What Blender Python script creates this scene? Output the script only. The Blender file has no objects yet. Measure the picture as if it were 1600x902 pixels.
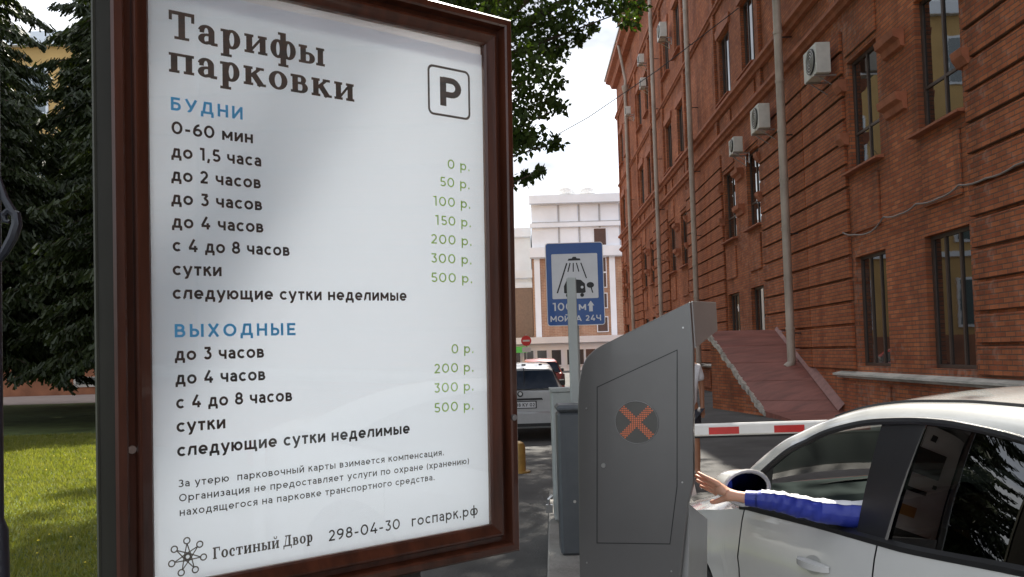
import bpy, bmesh, math, random
import numpy as np
from mathutils import Vector, Matrix
from math import sin, cos, pi, radians, sqrt, atan2

S = bpy.context.scene
COL = S.collection
random.seed(7)
rng = np.random.default_rng(7)

# ------------------------------------------------------------------ camera
F_PX, PX, PY, W_PX = 1380.0, 800.0, 500.0, 1600.0
cam_data = bpy.data.cameras.new('camera')
cam = bpy.data.objects.new('camera', cam_data)
COL.objects.link(cam)
S.camera = cam
cam_data.sensor_width = 36.0
cam_data.lens = 36.0 * F_PX / W_PX
cam_data.shift_y = (PY - 451.0) / W_PX
cam_data.clip_start = 0.05
cam_data.clip_end = 3000
_p = math.atan(54 / F_PX); _a = 0.030
_r = Vector((1, 0, 0)); _f = Vector((0, cos(_p), sin(_p))); _u = _r.cross(_f)
_R = _r * cos(_a) - _u * sin(_a); _U = _r * sin(_a) + _u * cos(_a)
cam.matrix_world = Matrix(((_R.x, _U.x, -_f.x, 0), (_R.y, _U.y, -_f.y, 0), (_R.z, _U.z, -_f.z, 1.62), (0, 0, 0, 1)))

# ------------------------------------------------------------------ light
SUN_EL = radians(50)
SUN_AZ = Vector((0.20, 0.98, 0)).normalized()          # where the sun stands
SUN_DIR = Vector((SUN_AZ.x * cos(SUN_EL), SUN_AZ.y * cos(SUN_EL), sin(SUN_EL)))
sun_data = bpy.data.lights.new('sun', 'SUN')
sun_data.energy = 4.6
sun_data.angle = radians(0.55)
sun_data.color = (1.0, 0.94, 0.84)
sun = bpy.data.objects.new('sun', sun_data)
COL.objects.link(sun)
sun.rotation_euler = (-SUN_DIR).to_track_quat('-Z', 'Y').to_euler()

world = bpy.data.worlds.new('World')
S.world = world
world.use_nodes = True
wn = world.node_tree; wn.nodes.clear()
out = wn.nodes.new('ShaderNodeOutputWorld')
bg = wn.nodes.new('ShaderNodeBackground'); bg.inputs[1].default_value = 0.14
sky = wn.nodes.new('ShaderNodeTexSky'); sky.sky_type = 'NISHITA'; sky.sun_disc = False
sky.sun_elevation = SUN_EL
sky.sun_rotation = atan2(SUN_AZ.x, SUN_AZ.y)
sky.air_density = 1.0; sky.dust_density = 1.5
tc = wn.nodes.new('ShaderNodeTexCoord')
mp = wn.nodes.new('ShaderNodeMapping'); mp.inputs['Scale'].default_value = (1, 1, 2.4); mp.inputs['Location'].default_value = (0.35, 0.1, 0.0)
nz = wn.nodes.new('ShaderNodeTexNoise'); nz.inputs['Scale'].default_value = 2.1; nz.inputs['Detail'].default_value = 6; nz.inputs['Roughness'].default_value = 0.55
rp = wn.nodes.new('ShaderNodeValToRGB')
rp.color_ramp.elements[0].position = 0.36; rp.color_ramp.elements[0].color = (0.22, 0.22, 0.22, 1)
rp.color_ramp.elements[1].position = 0.52; rp.color_ramp.elements[1].color = (0.96, 0.96, 0.96, 1)
nz2 = wn.nodes.new('ShaderNodeTexNoise'); nz2.inputs['Scale'].default_value = 3.3; nz2.inputs['Detail'].default_value = 5
cr = wn.nodes.new('ShaderNodeMix'); cr.data_type = 'RGBA'
cr.inputs[6].default_value = (2.3, 2.4, 2.65, 1); cr.inputs[7].default_value = (5.0, 5.1, 5.25, 1)
mx = wn.nodes.new('ShaderNodeMix'); mx.data_type = 'RGBA'
L = wn.links.new
L(tc.outputs['Generated'], mp.inputs[0]); L(mp.outputs[0], nz.inputs['Vector']); L(mp.outputs[0], nz2.inputs['Vector'])
mr0 = wn.nodes.new('ShaderNodeMapRange'); mr0.inputs[1].default_value = .40; mr0.inputs[2].default_value = .56; L(nz2.outputs[0], mr0.inputs[0])
L(nz.outputs[0], rp.inputs[0]); L(rp.outputs[0], mx.inputs[0]); L(mr0.outputs[0], cr.inputs[0])
L(sky.outputs[0], mx.inputs[6]); L(cr.outputs[2], mx.inputs[7]); L(mx.outputs[2], bg.inputs[0]); L(bg.outputs[0], out.inputs[0])

S.view_settings.view_transform = 'Standard'
S.view_settings.look = 'None'
S.view_settings.gamma = 1.0
S.view_settings.exposure = 1.22
S.view_settings.use_curve_mapping = False
S.cycles.max_bounces = 8
S.cycles.transparent_max_bounces = 12
S.cycles.use_denoising = True

# ------------------------------------------------------------------ helpers
def tag(o, label=None, cat=None, group=None, kind=None):
    if label: o['label'] = label
    if cat: o['category'] = cat
    if group: o['group'] = group
    if kind: o['kind'] = kind
    return o

def empty(name, loc=(0, 0, 0), rz=0.0, label=None, cat=None, group=None):
    o = bpy.data.objects.new(name, None)
    COL.objects.link(o)
    o.location = loc; o.rotation_euler = (0, 0, rz)
    o.empty_display_size = 0.1
    return tag(o, label, cat, group)

class MB:
    def __init__(s): s.v = []; s.f = []
    def add(s, vs, fs):
        b = len(s.v); s.v += [tuple(map(float, v)) for v in vs]; s.f += [tuple(b + i for i in f) for f in fs]; return s
    def box(s, x0, x1, y0, y1, z0, z1):
        return s.add([(x0,y0,z0),(x1,y0,z0),(x1,y1,z0),(x0,y1,z0),(x0,y0,z1),(x1,y0,z1),(x1,y1,z1),(x0,y1,z1)],
                     [(0,3,2,1),(4,5,6,7),(0,1,5,4),(1,2,6,5),(2,3,7,6),(3,0,4,7)])
    def cbox(s, x0, x1, y0, y1, z0, z1, c):
        """box with chamfered edges"""
        V = []
        for (X, sx) in ((x0, 1), (x1, -1)):
            for (Y, sy) in ((y0, 1), (y1, -1)):
                for (Z, sz) in ((z0, 1), (z1, -1)):
                    V += [(X, Y + sy*c, Z + sz*c), (X + sx*c, Y, Z + sz*c), (X + sx*c, Y + sy*c, Z)]
        bm = bmesh.new(); vs = [bm.verts.new(v) for v in V]
        r = bmesh.ops.convex_hull(bm, input=vs)
        bmesh.ops.recalc_face_normals(bm, faces=bm.faces)
        bm.verts.index_update()
        s.add([v.co[:] for v in bm.verts], [[v.index for v in f.verts] for f in bm.faces]); bm.free(); return s
    def prism(s, pts, axis, a, b):
        """extrude a 2D outline along an axis; pts are in the two other axes (order kept)"""
        n = len(pts)
        def mk(p, t):
            if axis == 'x': return (t, p[0], p[1])
            if axis == 'y': return (p[0], t, p[1])
            return (p[0], p[1], t)
        V = [mk(p, a) for p in pts] + [mk(p, b) for p in pts]
        return s.add(V, [tuple(range(n)), tuple(range(2*n-1, n-1, -1))] + [(i, i+n, (i+1) % n + n, (i+1) % n) for i in range(n)])
    def grid(s, P):
        nu, nv = len(P), len(P[0])
        V = [p for r in P for p in r]
        return s.add(V, [(i*nv+j, (i+1)*nv+j, (i+1)*nv+j+1, i*nv+j+1) for i in range(nu-1) for j in range(nv-1)])
    def tube(s, path, r, n=8, cap=True):
        path = [Vector(p) for p in path]
        rs = r if isinstance(r, (list, tuple)) else [r]*len(path)
        b = len(s.v); up = None
        for i, p in enumerate(path):
            t = (path[min(i+1, len(path)-1)] - path[max(i-1, 0)]).normalized()
            if up is None:
                up = Vector((0, 0, 1)) if abs(t.z) < 0.9 else Vector((1, 0, 0))
            a = t.cross(up).normalized(); c = a.cross(t).normalized(); up = c
            for k in range(n):
                q = p + (a*cos(2*pi*k/n) + c*sin(2*pi*k/n))*rs[i]
                s.v.append(tuple(q))
        for i in range(len(path)-1):
            for k in range(n):
                s.f.append((b+i*n+k, b+i*n+(k+1) % n, b+(i+1)*n+(k+1) % n, b+(i+1)*n+k))
        if cap:
            s.f.append(tuple(b+k for k in range(n))[::-1]); m = b+(len(path)-1)*n
            s.f.append(tuple(m+k for k in range(n)))
        return s
    def build(s, name, mat, parent=None, smooth=False, bevel=0, loc=None):
        me = bpy.data.meshes.new(name)
        me.from_pydata(s.v, [], s.f); me.update()
        bm = bmesh.new(); bm.from_mesh(me)
        bmesh.ops.recalc_face_normals(bm, faces=bm.faces); bm.to_mesh(me); bm.free()
        return link(name, me, mat, parent, smooth, bevel, loc)

def link(name, me, mat, parent=None, smooth=False, bevel=0, loc=None):
    o = bpy.data.objects.new(name, me)
    if mat is not None and not me.materials: me.materials.append(mat)
    COL.objects.link(o)
    if parent: o.parent = parent
    if loc is not None: o.location = loc
    if smooth:
        me.polygons.foreach_set('use_smooth', [True]*len(me.polygons))
        try: me.set_sharp_from_angle(angle=radians(smooth if smooth is not True else 38))
        except Exception: pass
    if bevel:
        m = o.modifiers.new('bevel', 'BEVEL'); m.width = bevel; m.segments = 2; m.limit_method = 'ANGLE'
    return o

def raw(name, V, Fidx, mat, parent=None, smooth=False):
    """numpy mesh: V (n,3), F (m,k)"""
    me = bpy.data.meshes.new(name)
    V = np.asarray(V, np.float32); Fi = np.asarray(Fidx, np.int32); m, k = Fi.shape
    me.vertices.add(len(V)); me.vertices.foreach_set('co', V.ravel())
    me.loops.add(m*k); me.loops.foreach_set('vertex_index', Fi.ravel())
    me.polygons.add(m); me.polygons.foreach_set('loop_start', np.arange(0, m*k, k, dtype=np.int32))
    me.update(calc_edges=True); me.validate()
    return link(name, me, mat, parent, smooth)

def copy_tree(o, parent=None):
    c = o.copy(); COL.objects.link(c); c.parent = parent
    for ch in list(o.children): copy_tree(ch, c)
    return c

# ------------------------------------------------------------------ materials
def mat_base(name):
    m = bpy.data.materials.new(name); m.use_nodes = True
    return m, m.node_tree, m.node_tree.nodes['Principled BSDF']

def M(name, col, rough=0.6, metal=0.0, var=0.12, scale=6.0, bump=0.0, bscale=None, coat=0.0, spec=0.5, emit=None, col2=None, ior=None, stretch=None, detail=6):
    m, nt, b = mat_base(name)
    b.inputs['Roughness'].default_value = rough; b.inputs['Metallic'].default_value = metal
    b.inputs['Specular IOR Level'].default_value = spec; b.inputs['Coat Weight'].default_value = coat
    b.inputs['Coat Roughness'].default_value = 0.04
    if ior: b.inputs['IOR'].default_value = ior
    t = nt.nodes.new('ShaderNodeTexCoord'); n = nt.nodes.new('ShaderNodeTexNoise')
    n.inputs['Scale'].default_value = scale; n.inputs['Detail'].default_value = detail; n.inputs['Roughness'].default_value = 0.6
    src = t.outputs['Object']
    if stretch:
        mpn = nt.nodes.new('ShaderNodeMapping'); mpn.inputs['Scale'].default_value = stretch
        nt.links.new(src, mpn.inputs[0]); src = mpn.outputs[0]
    nt.links.new(src, n.inputs['Vector'])
    mix = nt.nodes.new('ShaderNodeMix'); mix.data_type = 'RGBA'
    c2 = col2 or tuple(c*(1-var) for c in col)
    c1 = tuple(min(1, c*(1+var)) for c in col)
    mix.inputs[6].default_value = (*c2, 1); mix.inputs[7].default_value = (*c1, 1)
    r = nt.nodes.new('ShaderNodeMapRange'); r.inputs[1].default_value = 0.32; r.inputs[2].default_value = 0.68
    nt.links.new(n.outputs[0], r.inputs[0]); nt.links.new(r.outputs[0], mix.inputs[0])
    nt.links.new(mix.outputs[2], b.inputs['Base Color'])
    if bump:
        n2 = nt.nodes.new('ShaderNodeTexNoise'); n2.inputs['Scale'].default_value = bscale or scale*4; n2.inputs['Detail'].default_value = 5
        nt.links.new(src, n2.inputs['Vector'])
        bp = nt.nodes.new('ShaderNodeBump'); bp.inputs['Strength'].default_value = bump; bp.inputs['Distance'].default_value = 0.02
        nt.links.new(n2.outputs[0], bp.inputs['Height']); nt.links.new(bp.outputs[0], b.inputs['Normal'])
    if emit:
        b.inputs['Emission Color'].default_value = (*emit[0], 1); b.inputs['Emission Strength'].default_value = emit[1]
    return m

def brick_mat(name, c1, c2, mortar, bw=0.26, rh=0.077, plane='yz', patch=(0.55, 0.42, 0.36), mort=0.010):
    m, nt, b = mat_base(name)
    N = nt.nodes.new; K = nt.links.new
    t = N('ShaderNodeTexCoord'); sp = N('ShaderNodeSeparateXYZ'); cb = N('ShaderNodeCombineXYZ')
    K(t.outputs['Object'], sp.inputs[0])
    if plane == 'yz':
        ad = N('ShaderNodeMath'); ad.operation = 'ADD'; K(sp.outputs[0], ad.inputs[0]); K(sp.outputs[1], ad.inputs[1]); K(ad.outputs[0], cb.inputs[0])
    else: K(sp.outputs[0], cb.inputs[0])
    K(sp.outputs[2], cb.inputs[1])
    br = N('ShaderNodeTexBrick'); K(cb.outputs[0], br.inputs['Vector'])
    br.inputs['Color1'].default_value = (*c1, 1); br.inputs['Color2'].default_value = (*c2, 1); br.inputs['Mortar'].default_value = (*mortar, 1)
    br.inputs['Scale'].default_value = 1.0; br.inputs['Brick Width'].default_value = bw; br.inputs['Row Height'].default_value = rh
    br.inputs['Mortar Size'].default_value = mort; br.inputs['Mortar Smooth'].default_value = 0.3; br.inputs['Bias'].default_value = 0.0
    n1 = N('ShaderNodeTexNoise'); n1.inputs['Scale'].default_value = 0.55; n1.inputs['Detail'].default_value = 8; n1.inputs['Roughness'].default_value = 0.65
    K(t.outputs['Object'], n1.inputs['Vector'])
    r1 = N('ShaderNodeMapRange'); r1.inputs[1].default_value = 0.35; r1.inputs[2].default_value = 0.7; K(n1.outputs[0], r1.inputs[0])
    mxn = N('ShaderNodeMix'); mxn.data_type = 'RGBA'; mxn.blend_type = 'MULTIPLY'
    mc = N('ShaderNodeMix'); mc.data_type = 'RGBA'; mc.inputs[6].default_value = (*patch, 1); mc.inputs[7].default_value = (1.15, 1.1, 1.05, 1)
    K(r1.outputs[0], mc.inputs[0]); mxn.inputs[0].default_value = 1.0; K(br.outputs[0], mxn.inputs[6]); K(mc.outputs[2], mxn.inputs[7])
    # lime bloom in patches
    n3 = N('ShaderNodeTexNoise'); n3.inputs['Scale'].default_value = 7.0; n3.inputs['Detail'].default_value = 6; K(t.outputs['Object'], n3.inputs['Vector'])
    n4 = N('ShaderNodeTexNoise'); n4.inputs['Scale'].default_value = 0.35; n4.inputs['Detail'].default_value = 4; K(t.outputs['Object'], n4.inputs['Vector'])
    ml = N('ShaderNodeMath'); ml.operation = 'MULTIPLY'; K(n3.outputs[0], ml.inputs[0]); K(n4.outputs[0], ml.inputs[1])
    r3 = N('ShaderNodeMapRange'); r3.inputs[1].default_value = 0.29; r3.inputs[2].default_value = 0.40; r3.inputs[4].default_value = 0.35; K(ml.outputs[0], r3.inputs[0])
    m3 = N('ShaderNodeMix'); m3.data_type = 'RGBA'; m3.inputs[7].default_value = (0.40, 0.27, 0.22, 1); K(r3.outputs[0], m3.inputs[0]); K(mxn.outputs[2], m3.inputs[6])
    mps = N('ShaderNodeMapping'); mps.inputs['Scale'].default_value = (1.0, 1.6, .22); K(t.outputs['Object'], mps.inputs[0])
    n6 = N('ShaderNodeTexNoise'); n6.inputs['Scale'].default_value = 1.3; n6.inputs['Detail'].default_value = 7; n6.inputs['Roughness'].default_value = .7; K(mps.outputs[0], n6.inputs['Vector'])
    r6 = N('ShaderNodeMapRange'); r6.inputs[1].default_value = .50; r6.inputs[2].default_value = .70; r6.inputs[4].default_value = .55; K(n6.outputs[0], r6.inputs[0])
    m6 = N('ShaderNodeMix'); m6.data_type = 'RGBA'; m6.inputs[7].default_value = (0.085, 0.050, 0.035, 1); K(r6.outputs[0], m6.inputs[0]); K(m3.outputs[2], m6.inputs[6])
    K(m6.outputs[2], b.inputs['Base Color'])
    bp = N('ShaderNodeBump'); bp.inputs['Strength'].default_value = 0.7; bp.inputs['Distance'].default_value = 0.012
    iv = N('ShaderNodeMath'); iv.operation = 'SUBTRACT'; iv.inputs[0].default_value = 1.0; K(br.outputs['Fac'], iv.inputs[1])
    n5 = N('ShaderNodeTexNoise'); n5.inputs['Scale'].default_value = 30; K(t.outputs['Object'], n5.inputs['Vector'])
    a2 = N('ShaderNodeMath'); a2.operation = 'MULTIPLY_ADD'; a2.inputs[1].default_value = 0.5; K(n5.outputs[0], a2.inputs[0]); K(iv.outputs[0], a2.inputs[2])
    K(a2.outputs[0], bp.inputs['Height']); K(bp.outputs[0], b.inputs['Normal'])
    b.inputs['Roughness'].default_value = 0.88; b.inputs['Specular IOR Level'].default_value = 0.25
    return m

def glass_mat(name, tint=(0.9, 0.93, 0.92), ior=1.5, extra=1.0, rough=0.0):
    m = bpy.data.materials.new(name); m.use_nodes = True; nt = m.node_tree; nt.nodes.clear()
    o = nt.nodes.new('ShaderNodeOutputMaterial'); tr = nt.nodes.new('ShaderNodeBsdfTransparent'); gl = nt.nodes.new('ShaderNodeBsdfGlossy')
    fr = nt.nodes.new('ShaderNodeFresnel'); fr.inputs[0].default_value = ior; mxs = nt.nodes.new('ShaderNodeMixShader')
    mu = nt.nodes.new('ShaderNodeMath'); mu.operation = 'MULTIPLY'; mu.inputs[1].default_value = extra; mu.use_clamp = True
    ge = nt.nodes.new('ShaderNodeNewGeometry'); mr_ = nt.nodes.new('ShaderNodeMapRange'); mr_.inputs[3].default_value = ior; mr_.inputs[4].default_value = 1.0/ior
    nt.links.new(ge.outputs['Backfacing'], mr_.inputs[0]); nt.links.new(mr_.outputs[0], fr.inputs[0])
    tr.inputs[0].default_value = (*tint, 1); gl.inputs['Roughness'].default_value = rough; gl.inputs[0].default_value = (1, 1, 1, 1)
    nt.links.new(fr.outputs[0], mu.inputs[0]); nt.links.new(mu.outputs[0], mxs.inputs[0]); nt.links.new(tr.outputs[0], mxs.inputs[1]); nt.links.new(gl.outputs[0], mxs.inputs[2]); nt.links.new(mxs.outputs[0], o.inputs[0])
    return m

def translucent_mat(name, col, frac=0.6, rough=0.9):
    m = bpy.data.materials.new(name); m.use_nodes = True; nt = m.node_tree; nt.nodes.clear()
    o = nt.nodes.new('ShaderNodeOutputMaterial'); d = nt.nodes.new('ShaderNodeBsdfDiffuse'); t = nt.nodes.new('ShaderNodeBsdfTranslucent'); x = nt.nodes.new('ShaderNodeMixShader')
    d.inputs[0].default_value = (*col, 1); t.inputs[0].default_value = (*col, 1); x.inputs[0].default_value = frac
    nt.links.new(d.outputs[0], x.inputs[1]); nt.links.new(t.outputs[0], x.inputs[2]); nt.links.new(x.outputs[0], o.inputs[0])
    return m

def leaf_mat(name, c1, c2, trans=0.35, scale=1.2):
    m = bpy.data.materials.new(name); m.use_nodes = True; nt = m.node_tree; nt.nodes.clear(); N = nt.nodes.new; K = nt.links.new
    o = N('ShaderNodeOutputMaterial'); d = N('ShaderNodeBsdfPrincipled'); t = N('ShaderNodeBsdfTranslucent'); x = N('ShaderNodeMixShader')
    d.inputs['Roughness'].default_value = 0.5; d.inputs['Specular IOR Level'].default_value = 0.35
    tcn = N('ShaderNodeTexCoord'); n = N('ShaderNodeTexNoise'); n.inputs['Scale'].default_value = scale; n.inputs['Detail'].default_value = 8; n.inputs['Roughness'].default_value = 0.8
    K(tcn.outputs['Object'], n.inputs['Vector'])
    r = N('ShaderNodeMapRange'); r.inputs[1].default_value = 0.3; r.inputs[2].default_value = 0.7; K(n.outputs[0], r.inputs[0])
    mi = N('ShaderNodeMix'); mi.data_type = 'RGBA'; mi.inputs[6].default_value = (*c1, 1); mi.inputs[7].default_value = (*c2, 1); K(r.outputs[0], mi.inputs[0])
    K(mi.outputs[2], d.inputs['Base Color'])
    bt = N('ShaderNodeMix'); bt.data_type = 'RGBA'; bt.blend_type = 'MULTIPLY'; bt.inputs[0].default_value = 1; bt.inputs[7].default_value = (1.5, 1.6, 0.5, 1); K(mi.outputs[2], bt.inputs[6])
    K(bt.outputs[2], t.inputs[0]); x.inputs[0].default_value = trans
    K(d.outputs[0], x.inputs[1]); K(t.outputs[0], x.inputs[2]); K(x.outputs[0], o.inputs[0])
    return m

BRICK = brick_mat('red_brick', (0.56, 0.195, 0.085), (0.38, 0.115, 0.055), (0.20, 0.125, 0.09), patch=(.56, .48, .43))
BRICK_G = brick_mat('red_brick_x', (0.40, 0.125, 0.055), (0.28, 0.08, 0.038), (0.22, 0.15, 0.12), plane='xz')
TRIM = M('brick_trim', (0.34, 0.115, 0.058), 0.85, var=0.25, scale=3, bump=0.4, bscale=20)
STONE = M('ledge_stone', (0.50, 0.47, 0.42), 0.8, var=0.25, scale=2.5, bump=0.3, bscale=25)
PIPE = M('pipe_paint', (0.40, 0.33, 0.27), 0.45, var=0.22, scale=1.2, bump=0.1)
WFRAME = M('dark_window_frame', (0.07, 0.045, 0.035), 0.5)
WFRAME_L = M('pale_window_frame', (0.35, 0.30, 0.25), 0.5)
WPANE = M('window_glass_dark', (0.012, 0.014, 0.014), 0.02, var=0.2, scale=0.8, spec=1.0, ior=1.9, bump=0.03, bscale=1.5)
ASPHALT = M('asphalt', (0.075, 0.073, 0.070), 0.88, var=0.4, scale=0.8, bump=0.5, bscale=55, detail=9)
CONC = M('concrete', (0.30, 0.29, 0.27), 0.85, var=0.3, scale=3.0, bump=0.4, bscale=40)
FRAME = M('brown_lacquer', (0.066, 0.019, 0.009), 0.36, var=0.45, scale=3, stretch=(6, 0.6, 6), coat=0.2, bump=0.04, bscale=6)
BLACK = M('black_paint', (0.012, 0.012, 0.014), 0.4)
RUBBER = M('rubber', (0.018, 0.018, 0.018), 0.8, bump=0.2)
STEEL = M('steel', (0.55, 0.55, 0.55), 0.3, metal=1.0)
WHITE = M('white_wall', (0.80, 0.86, 0.93), 0.7, var=0.05, scale=0.6)
CARPAINT = M('silver_white_paint', (0.64, 0.64, 0.62), 0.25, metal=0.15, var=0.07, scale=1.5, coat=1.0)
CARGLASS = glass_mat('car_glass', (0.05, 0.055, 0.055), 1.6, 1.6)
CARGLASS_CLEAR = glass_mat('car_glass_clear', (0.10, 0.12, 0.115), 1.5, 0.5)
CLEAR = glass_mat('clear_glass', (0.95, 0.97, 0.97), 1.45, 1.0)

# ------------------------------------------------------------------ stroke lettering
SANS = {
'Б': (.68, [('l',.09,0,.09,1),('l',.09,.91,.62,.91),('l',.09,.55,.36,.55),('a',.36,.32,.23,.23,90,-90),('l',.36,.09,.09,.09)]),
'У': (.80, [('l',.06,1,.42,.33),('l',.76,1,.36,.16),('a',.25,.22,.13,.13,-25,-120)]),
'Д': (.90, [('l',0,.16,.9,.16),('l',.08,.1,.08,-.18),('l',.82,.1,.82,-.18),('l',.2,.2,.3,.91),('l',.22,.91,.78,.91),('l',.7,.9,.7,.1)]),
'Н': (.76, [('l',.09,0,.09,1),('l',.67,0,.67,1),('l',.09,.5,.67,.5)]),
'И': (.78, [('l',.09,0,.09,1),('l',.69,0,.69,1),('l',.12,.1,.66,.9)]),
'Й': (.78, [('l',.09,0,.09,1),('l',.69,0,.69,1),('l',.12,.1,.66,.9),('a',.39,1.25,.16,.11,180,360)]),
'В': (.71, [('l',.09,0,.09,1),('l',.09,.91,.36,.91),('a',.36,.71,.2,.2,90,-90),('l',.36,.51,.09,.51),('a',.4,.3,.22,.21,90,-90),('l',.4,.09,.09,.09)]),
'Ы': (.94, [('l',.09,0,.09,1),('l',.09,.55,.33,.55),('a',.33,.32,.22,.23,90,-90),('l',.33,.09,.09,.09),('l',.85,0,.85,1)]),
'Х': (.77, [('l',.07,0,.7,1),('l',.07,1,.7,0)]),
'Е': (.67, [('l',.09,0,.09,1),('l',.09,.91,.64,.91),('l',.09,.5,.58,.5),('l',.09,.09,.66,.09)]),
'М': (.98, [('l',.09,0,.09,1),('l',.89,0,.89,1),('l',.09,.93,.49,.28),('l',.89,.93,.49,.28)]),
'К': (.72, [('l',.09,0,.09,1),('l',.09,.36,.64,1),('l',.3,.56,.7,0)]),
'А': (.84, [('l',.05,0,.42,.98),('l',.42,.98,.79,0),('l',.16,.28,.68,.28)]),
'Ч': (.77, [('l',.09,1,.09,.62),('a',.36,.62,.27,.22,180,270),('l',.36,.40,.68,.40),('l',.68,0,.68,1)]),
'О': (.94, [('a',.47,.5,.38,.41,0,360)]),
'З': (.62, [('a',.3,.71,.22,.2,150,-90),('a',.3,.3,.26,.21,90,-150)]),
'Р': (.70, [('l',.1,0,.1,1),('l',.1,.91,.38,.91),('a',.38,.66,.24,.25,90,-90),('l',.38,.41,.1,.41)]),
'Т': (.72, [('l',0,.91,.72,.91),('l',.36,0,.36,.9)]),
'а': (.58, [('l',.49,0,.49,.46),('a',.28,.44,.21,.21,0,150),('l',.49,.40,.27,.40),('a',.27,.245,.18,.155,90,270),('l',.27,.09,.49,.13)]),
'в': (.58, [('l',.09,0,.09,.74),('l',.09,.65,.3,.65),('a',.3,.52,.16,.13,90,-90),('l',.09,.39,.33,.39),('a',.33,.24,.18,.15,90,-90),('l',.33,.09,.09,.09)]),
'г': (.48, [('l',.09,0,.09,.74),('l',.09,.65,.48,.65)]),
'д': (.74, [('l',0,.09,.74,.09),('l',.07,.1,.07,-.2),('l',.67,.1,.67,-.2),('l',.17,.12,.26,.65),('l',.19,.65,.6,.65),('l',.56,.7,.56,.05)]),
'е': (.70, [('a',.35,.37,.27,.28,0,318),('l',.1,.35,.70,.35)]),
'з': (.52, [('a',.25,.52,.18,.13,150,-90),('a',.25,.24,.21,.15,90,-150)]),
'и': (.66, [('l',.09,0,.09,.74),('l',.57,0,.57,.74),('l',.12,.08,.54,.66)]),
'й': (.66, [('l',.09,0,.09,.74),('l',.57,0,.57,.74),('l',.12,.08,.54,.66),('a',.33,.98,.14,.1,180,360)]),
'к': (.58, [('l',.09,0,.09,.74),('l',.09,.35,.52,.74),('l',.28,.46,.55,0)]),
'л': (.67, [('l',.0,.08,.11,.10),('l',.1,.09,.2,.65),('l',.16,.65,.6,.65),('l',.58,0,.58,.74)]),
'м': (.82, [('l',.09,0,.09,.74),('l',.73,0,.73,.74),('l',.09,.68,.41,.2),('l',.73,.68,.41,.2)]),
'н': (.65, [('l',.09,0,.09,.74),('l',.56,0,.56,.74),('l',.09,.37,.56,.37)]),
'о': (.72, [('a',.36,.37,.28,.28,0,360)]),
'п': (.65, [('l',.09,0,.09,.74),('l',.56,0,.56,.74),('l',.09,.65,.56,.65)]),
'р': (.73, [('l',.09,-.26,.09,.74),('a',.37,.37,.27,.28,0,360)]),
'с': (.62, [('a',.35,.37,.27,.28,45,315)]),
'т': (.56, [('l',0,.65,.56,.65),('l',.28,0,.28,.65)]),
'у': (.66, [('l',.05,.74,.34,.06),('l',.62,.74,.30,-.1),('a',.19,-.06,.12,.12,-20,-120)]),
'ф': (.96, [('l',.48,-.26,.48,1.0),('a',.32,.37,.23,.28,0,360),('a',.64,.37,.23,.28,0,360)]),
'х': (.60, [('l',.05,0,.55,.74),('l',.05,.74,.55,0)]),
'ц': (.74, [('l',.09,0,.09,.74),('l',.56,0,.56,.74),('l',.09,.09,.70,.09),('l',.66,.1,.66,-.2)]),
'ч': (.63, [('l',.09,.74,.09,.50),('a',.29,.50,.20,.19,180,270),('l',.29,.31,.54,.31),('l',.54,0,.54,.74)]),
'щ': (1.03, [('l',.09,0,.09,.74),('l',.47,0,.47,.74),('l',.85,0,.85,.74),('l',.09,.09,1.0,.09),('l',.95,.1,.95,-.2)]),
'ы': (.83, [('l',.09,0,.09,.74),('l',.09,.43,.3,.43),('a',.3,.26,.17,.17,90,-90),('l',.3,.09,.09,.09),('l',.74,0,.74,.74)]),
'ь': (.52, [('l',.09,0,.09,.74),('l',.09,.43,.3,.43),('a',.3,.26,.17,.17,90,-90),('l',.3,.09,.09,.09)]),
'ю': (.91, [('l',.09,0,.09,.74),('l',.09,.37,.3,.37),('a',.56,.37,.26,.28,0,360)]),
'я': (.60, [('l',.5,0,.5,.74),('l',.5,.65,.27,.65),('a',.27,.5,.18,.15,90,270),('l',.27,.35,.5,.35),('l',.06,0,.3,.33)]),
'0': (.80, [('a',.4,.5,.31,.41,0,360)]),
'1': (.42, [('l',.28,0,.28,1),('l',.0,.91,.28,.91)]),
'2': (.66, [('a',.32,.67,.23,.24,160,-38),('l',.51,.53,.12,.1),('l',.04,.09,.62,.09)]),
'3': (.62, [('l',.08,.91,.56,.91),('l',.54,.9,.30,.57),('a',.31,.33,.24,.24,95,-150)]),
'4': (.76, [('l',.48,1,.1,.3),('l',.04,.27,.74,.27),('l',.54,0,.54,.5)]),
'5': (.63, [('l',.14,.91,.57,.91),('l',.17,.91,.14,.52),('l',.11,.54,.34,.54),('a',.34,.315,.25,.225,90,-150)]),
'6': (.68, [('a',.36,.32,.26,.23,0,360),('a',.52,.34,.42,.57,180,92)]),
'7': (.62, [('l',.04,.91,.6,.91),('l',.55,.9,.22,0)]),
'8': (.68, [('a',.34,.71,.21,.2,0,360),('a',.34,.3,.26,.21,0,360)]),
'9': (.68, [('a',.32,.68,.26,.23,0,360),('a',.16,.66,.42,.57,0,-88)]),
'-': (.45, [('l',.04,.38,.41,.38)]),
'.': (.22, [('l',.11,0,.11,.18)]),
',': (.24, [('l',.15,.17,.06,-.16)]),
'(': (.32, [('a',.46,.4,.34,.62,130,230)]),
')': (.32, [('a',-.14,.4,.34,.62,50,-50)]),
' ': (.28, []),
}
def _stem(x, y0, y1, lo=True, hi=True, hw=.24, w=.25):
    r = [('w', w, x, y0, x, y1)]
    if lo: r.append(('w', .10, x-hw, y0+.05, x+hw, y0+.05))
    if hi: r.append(('w', .10, x-hw, y1-.05, x+hw*.9, y1-.05))
    return r
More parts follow.
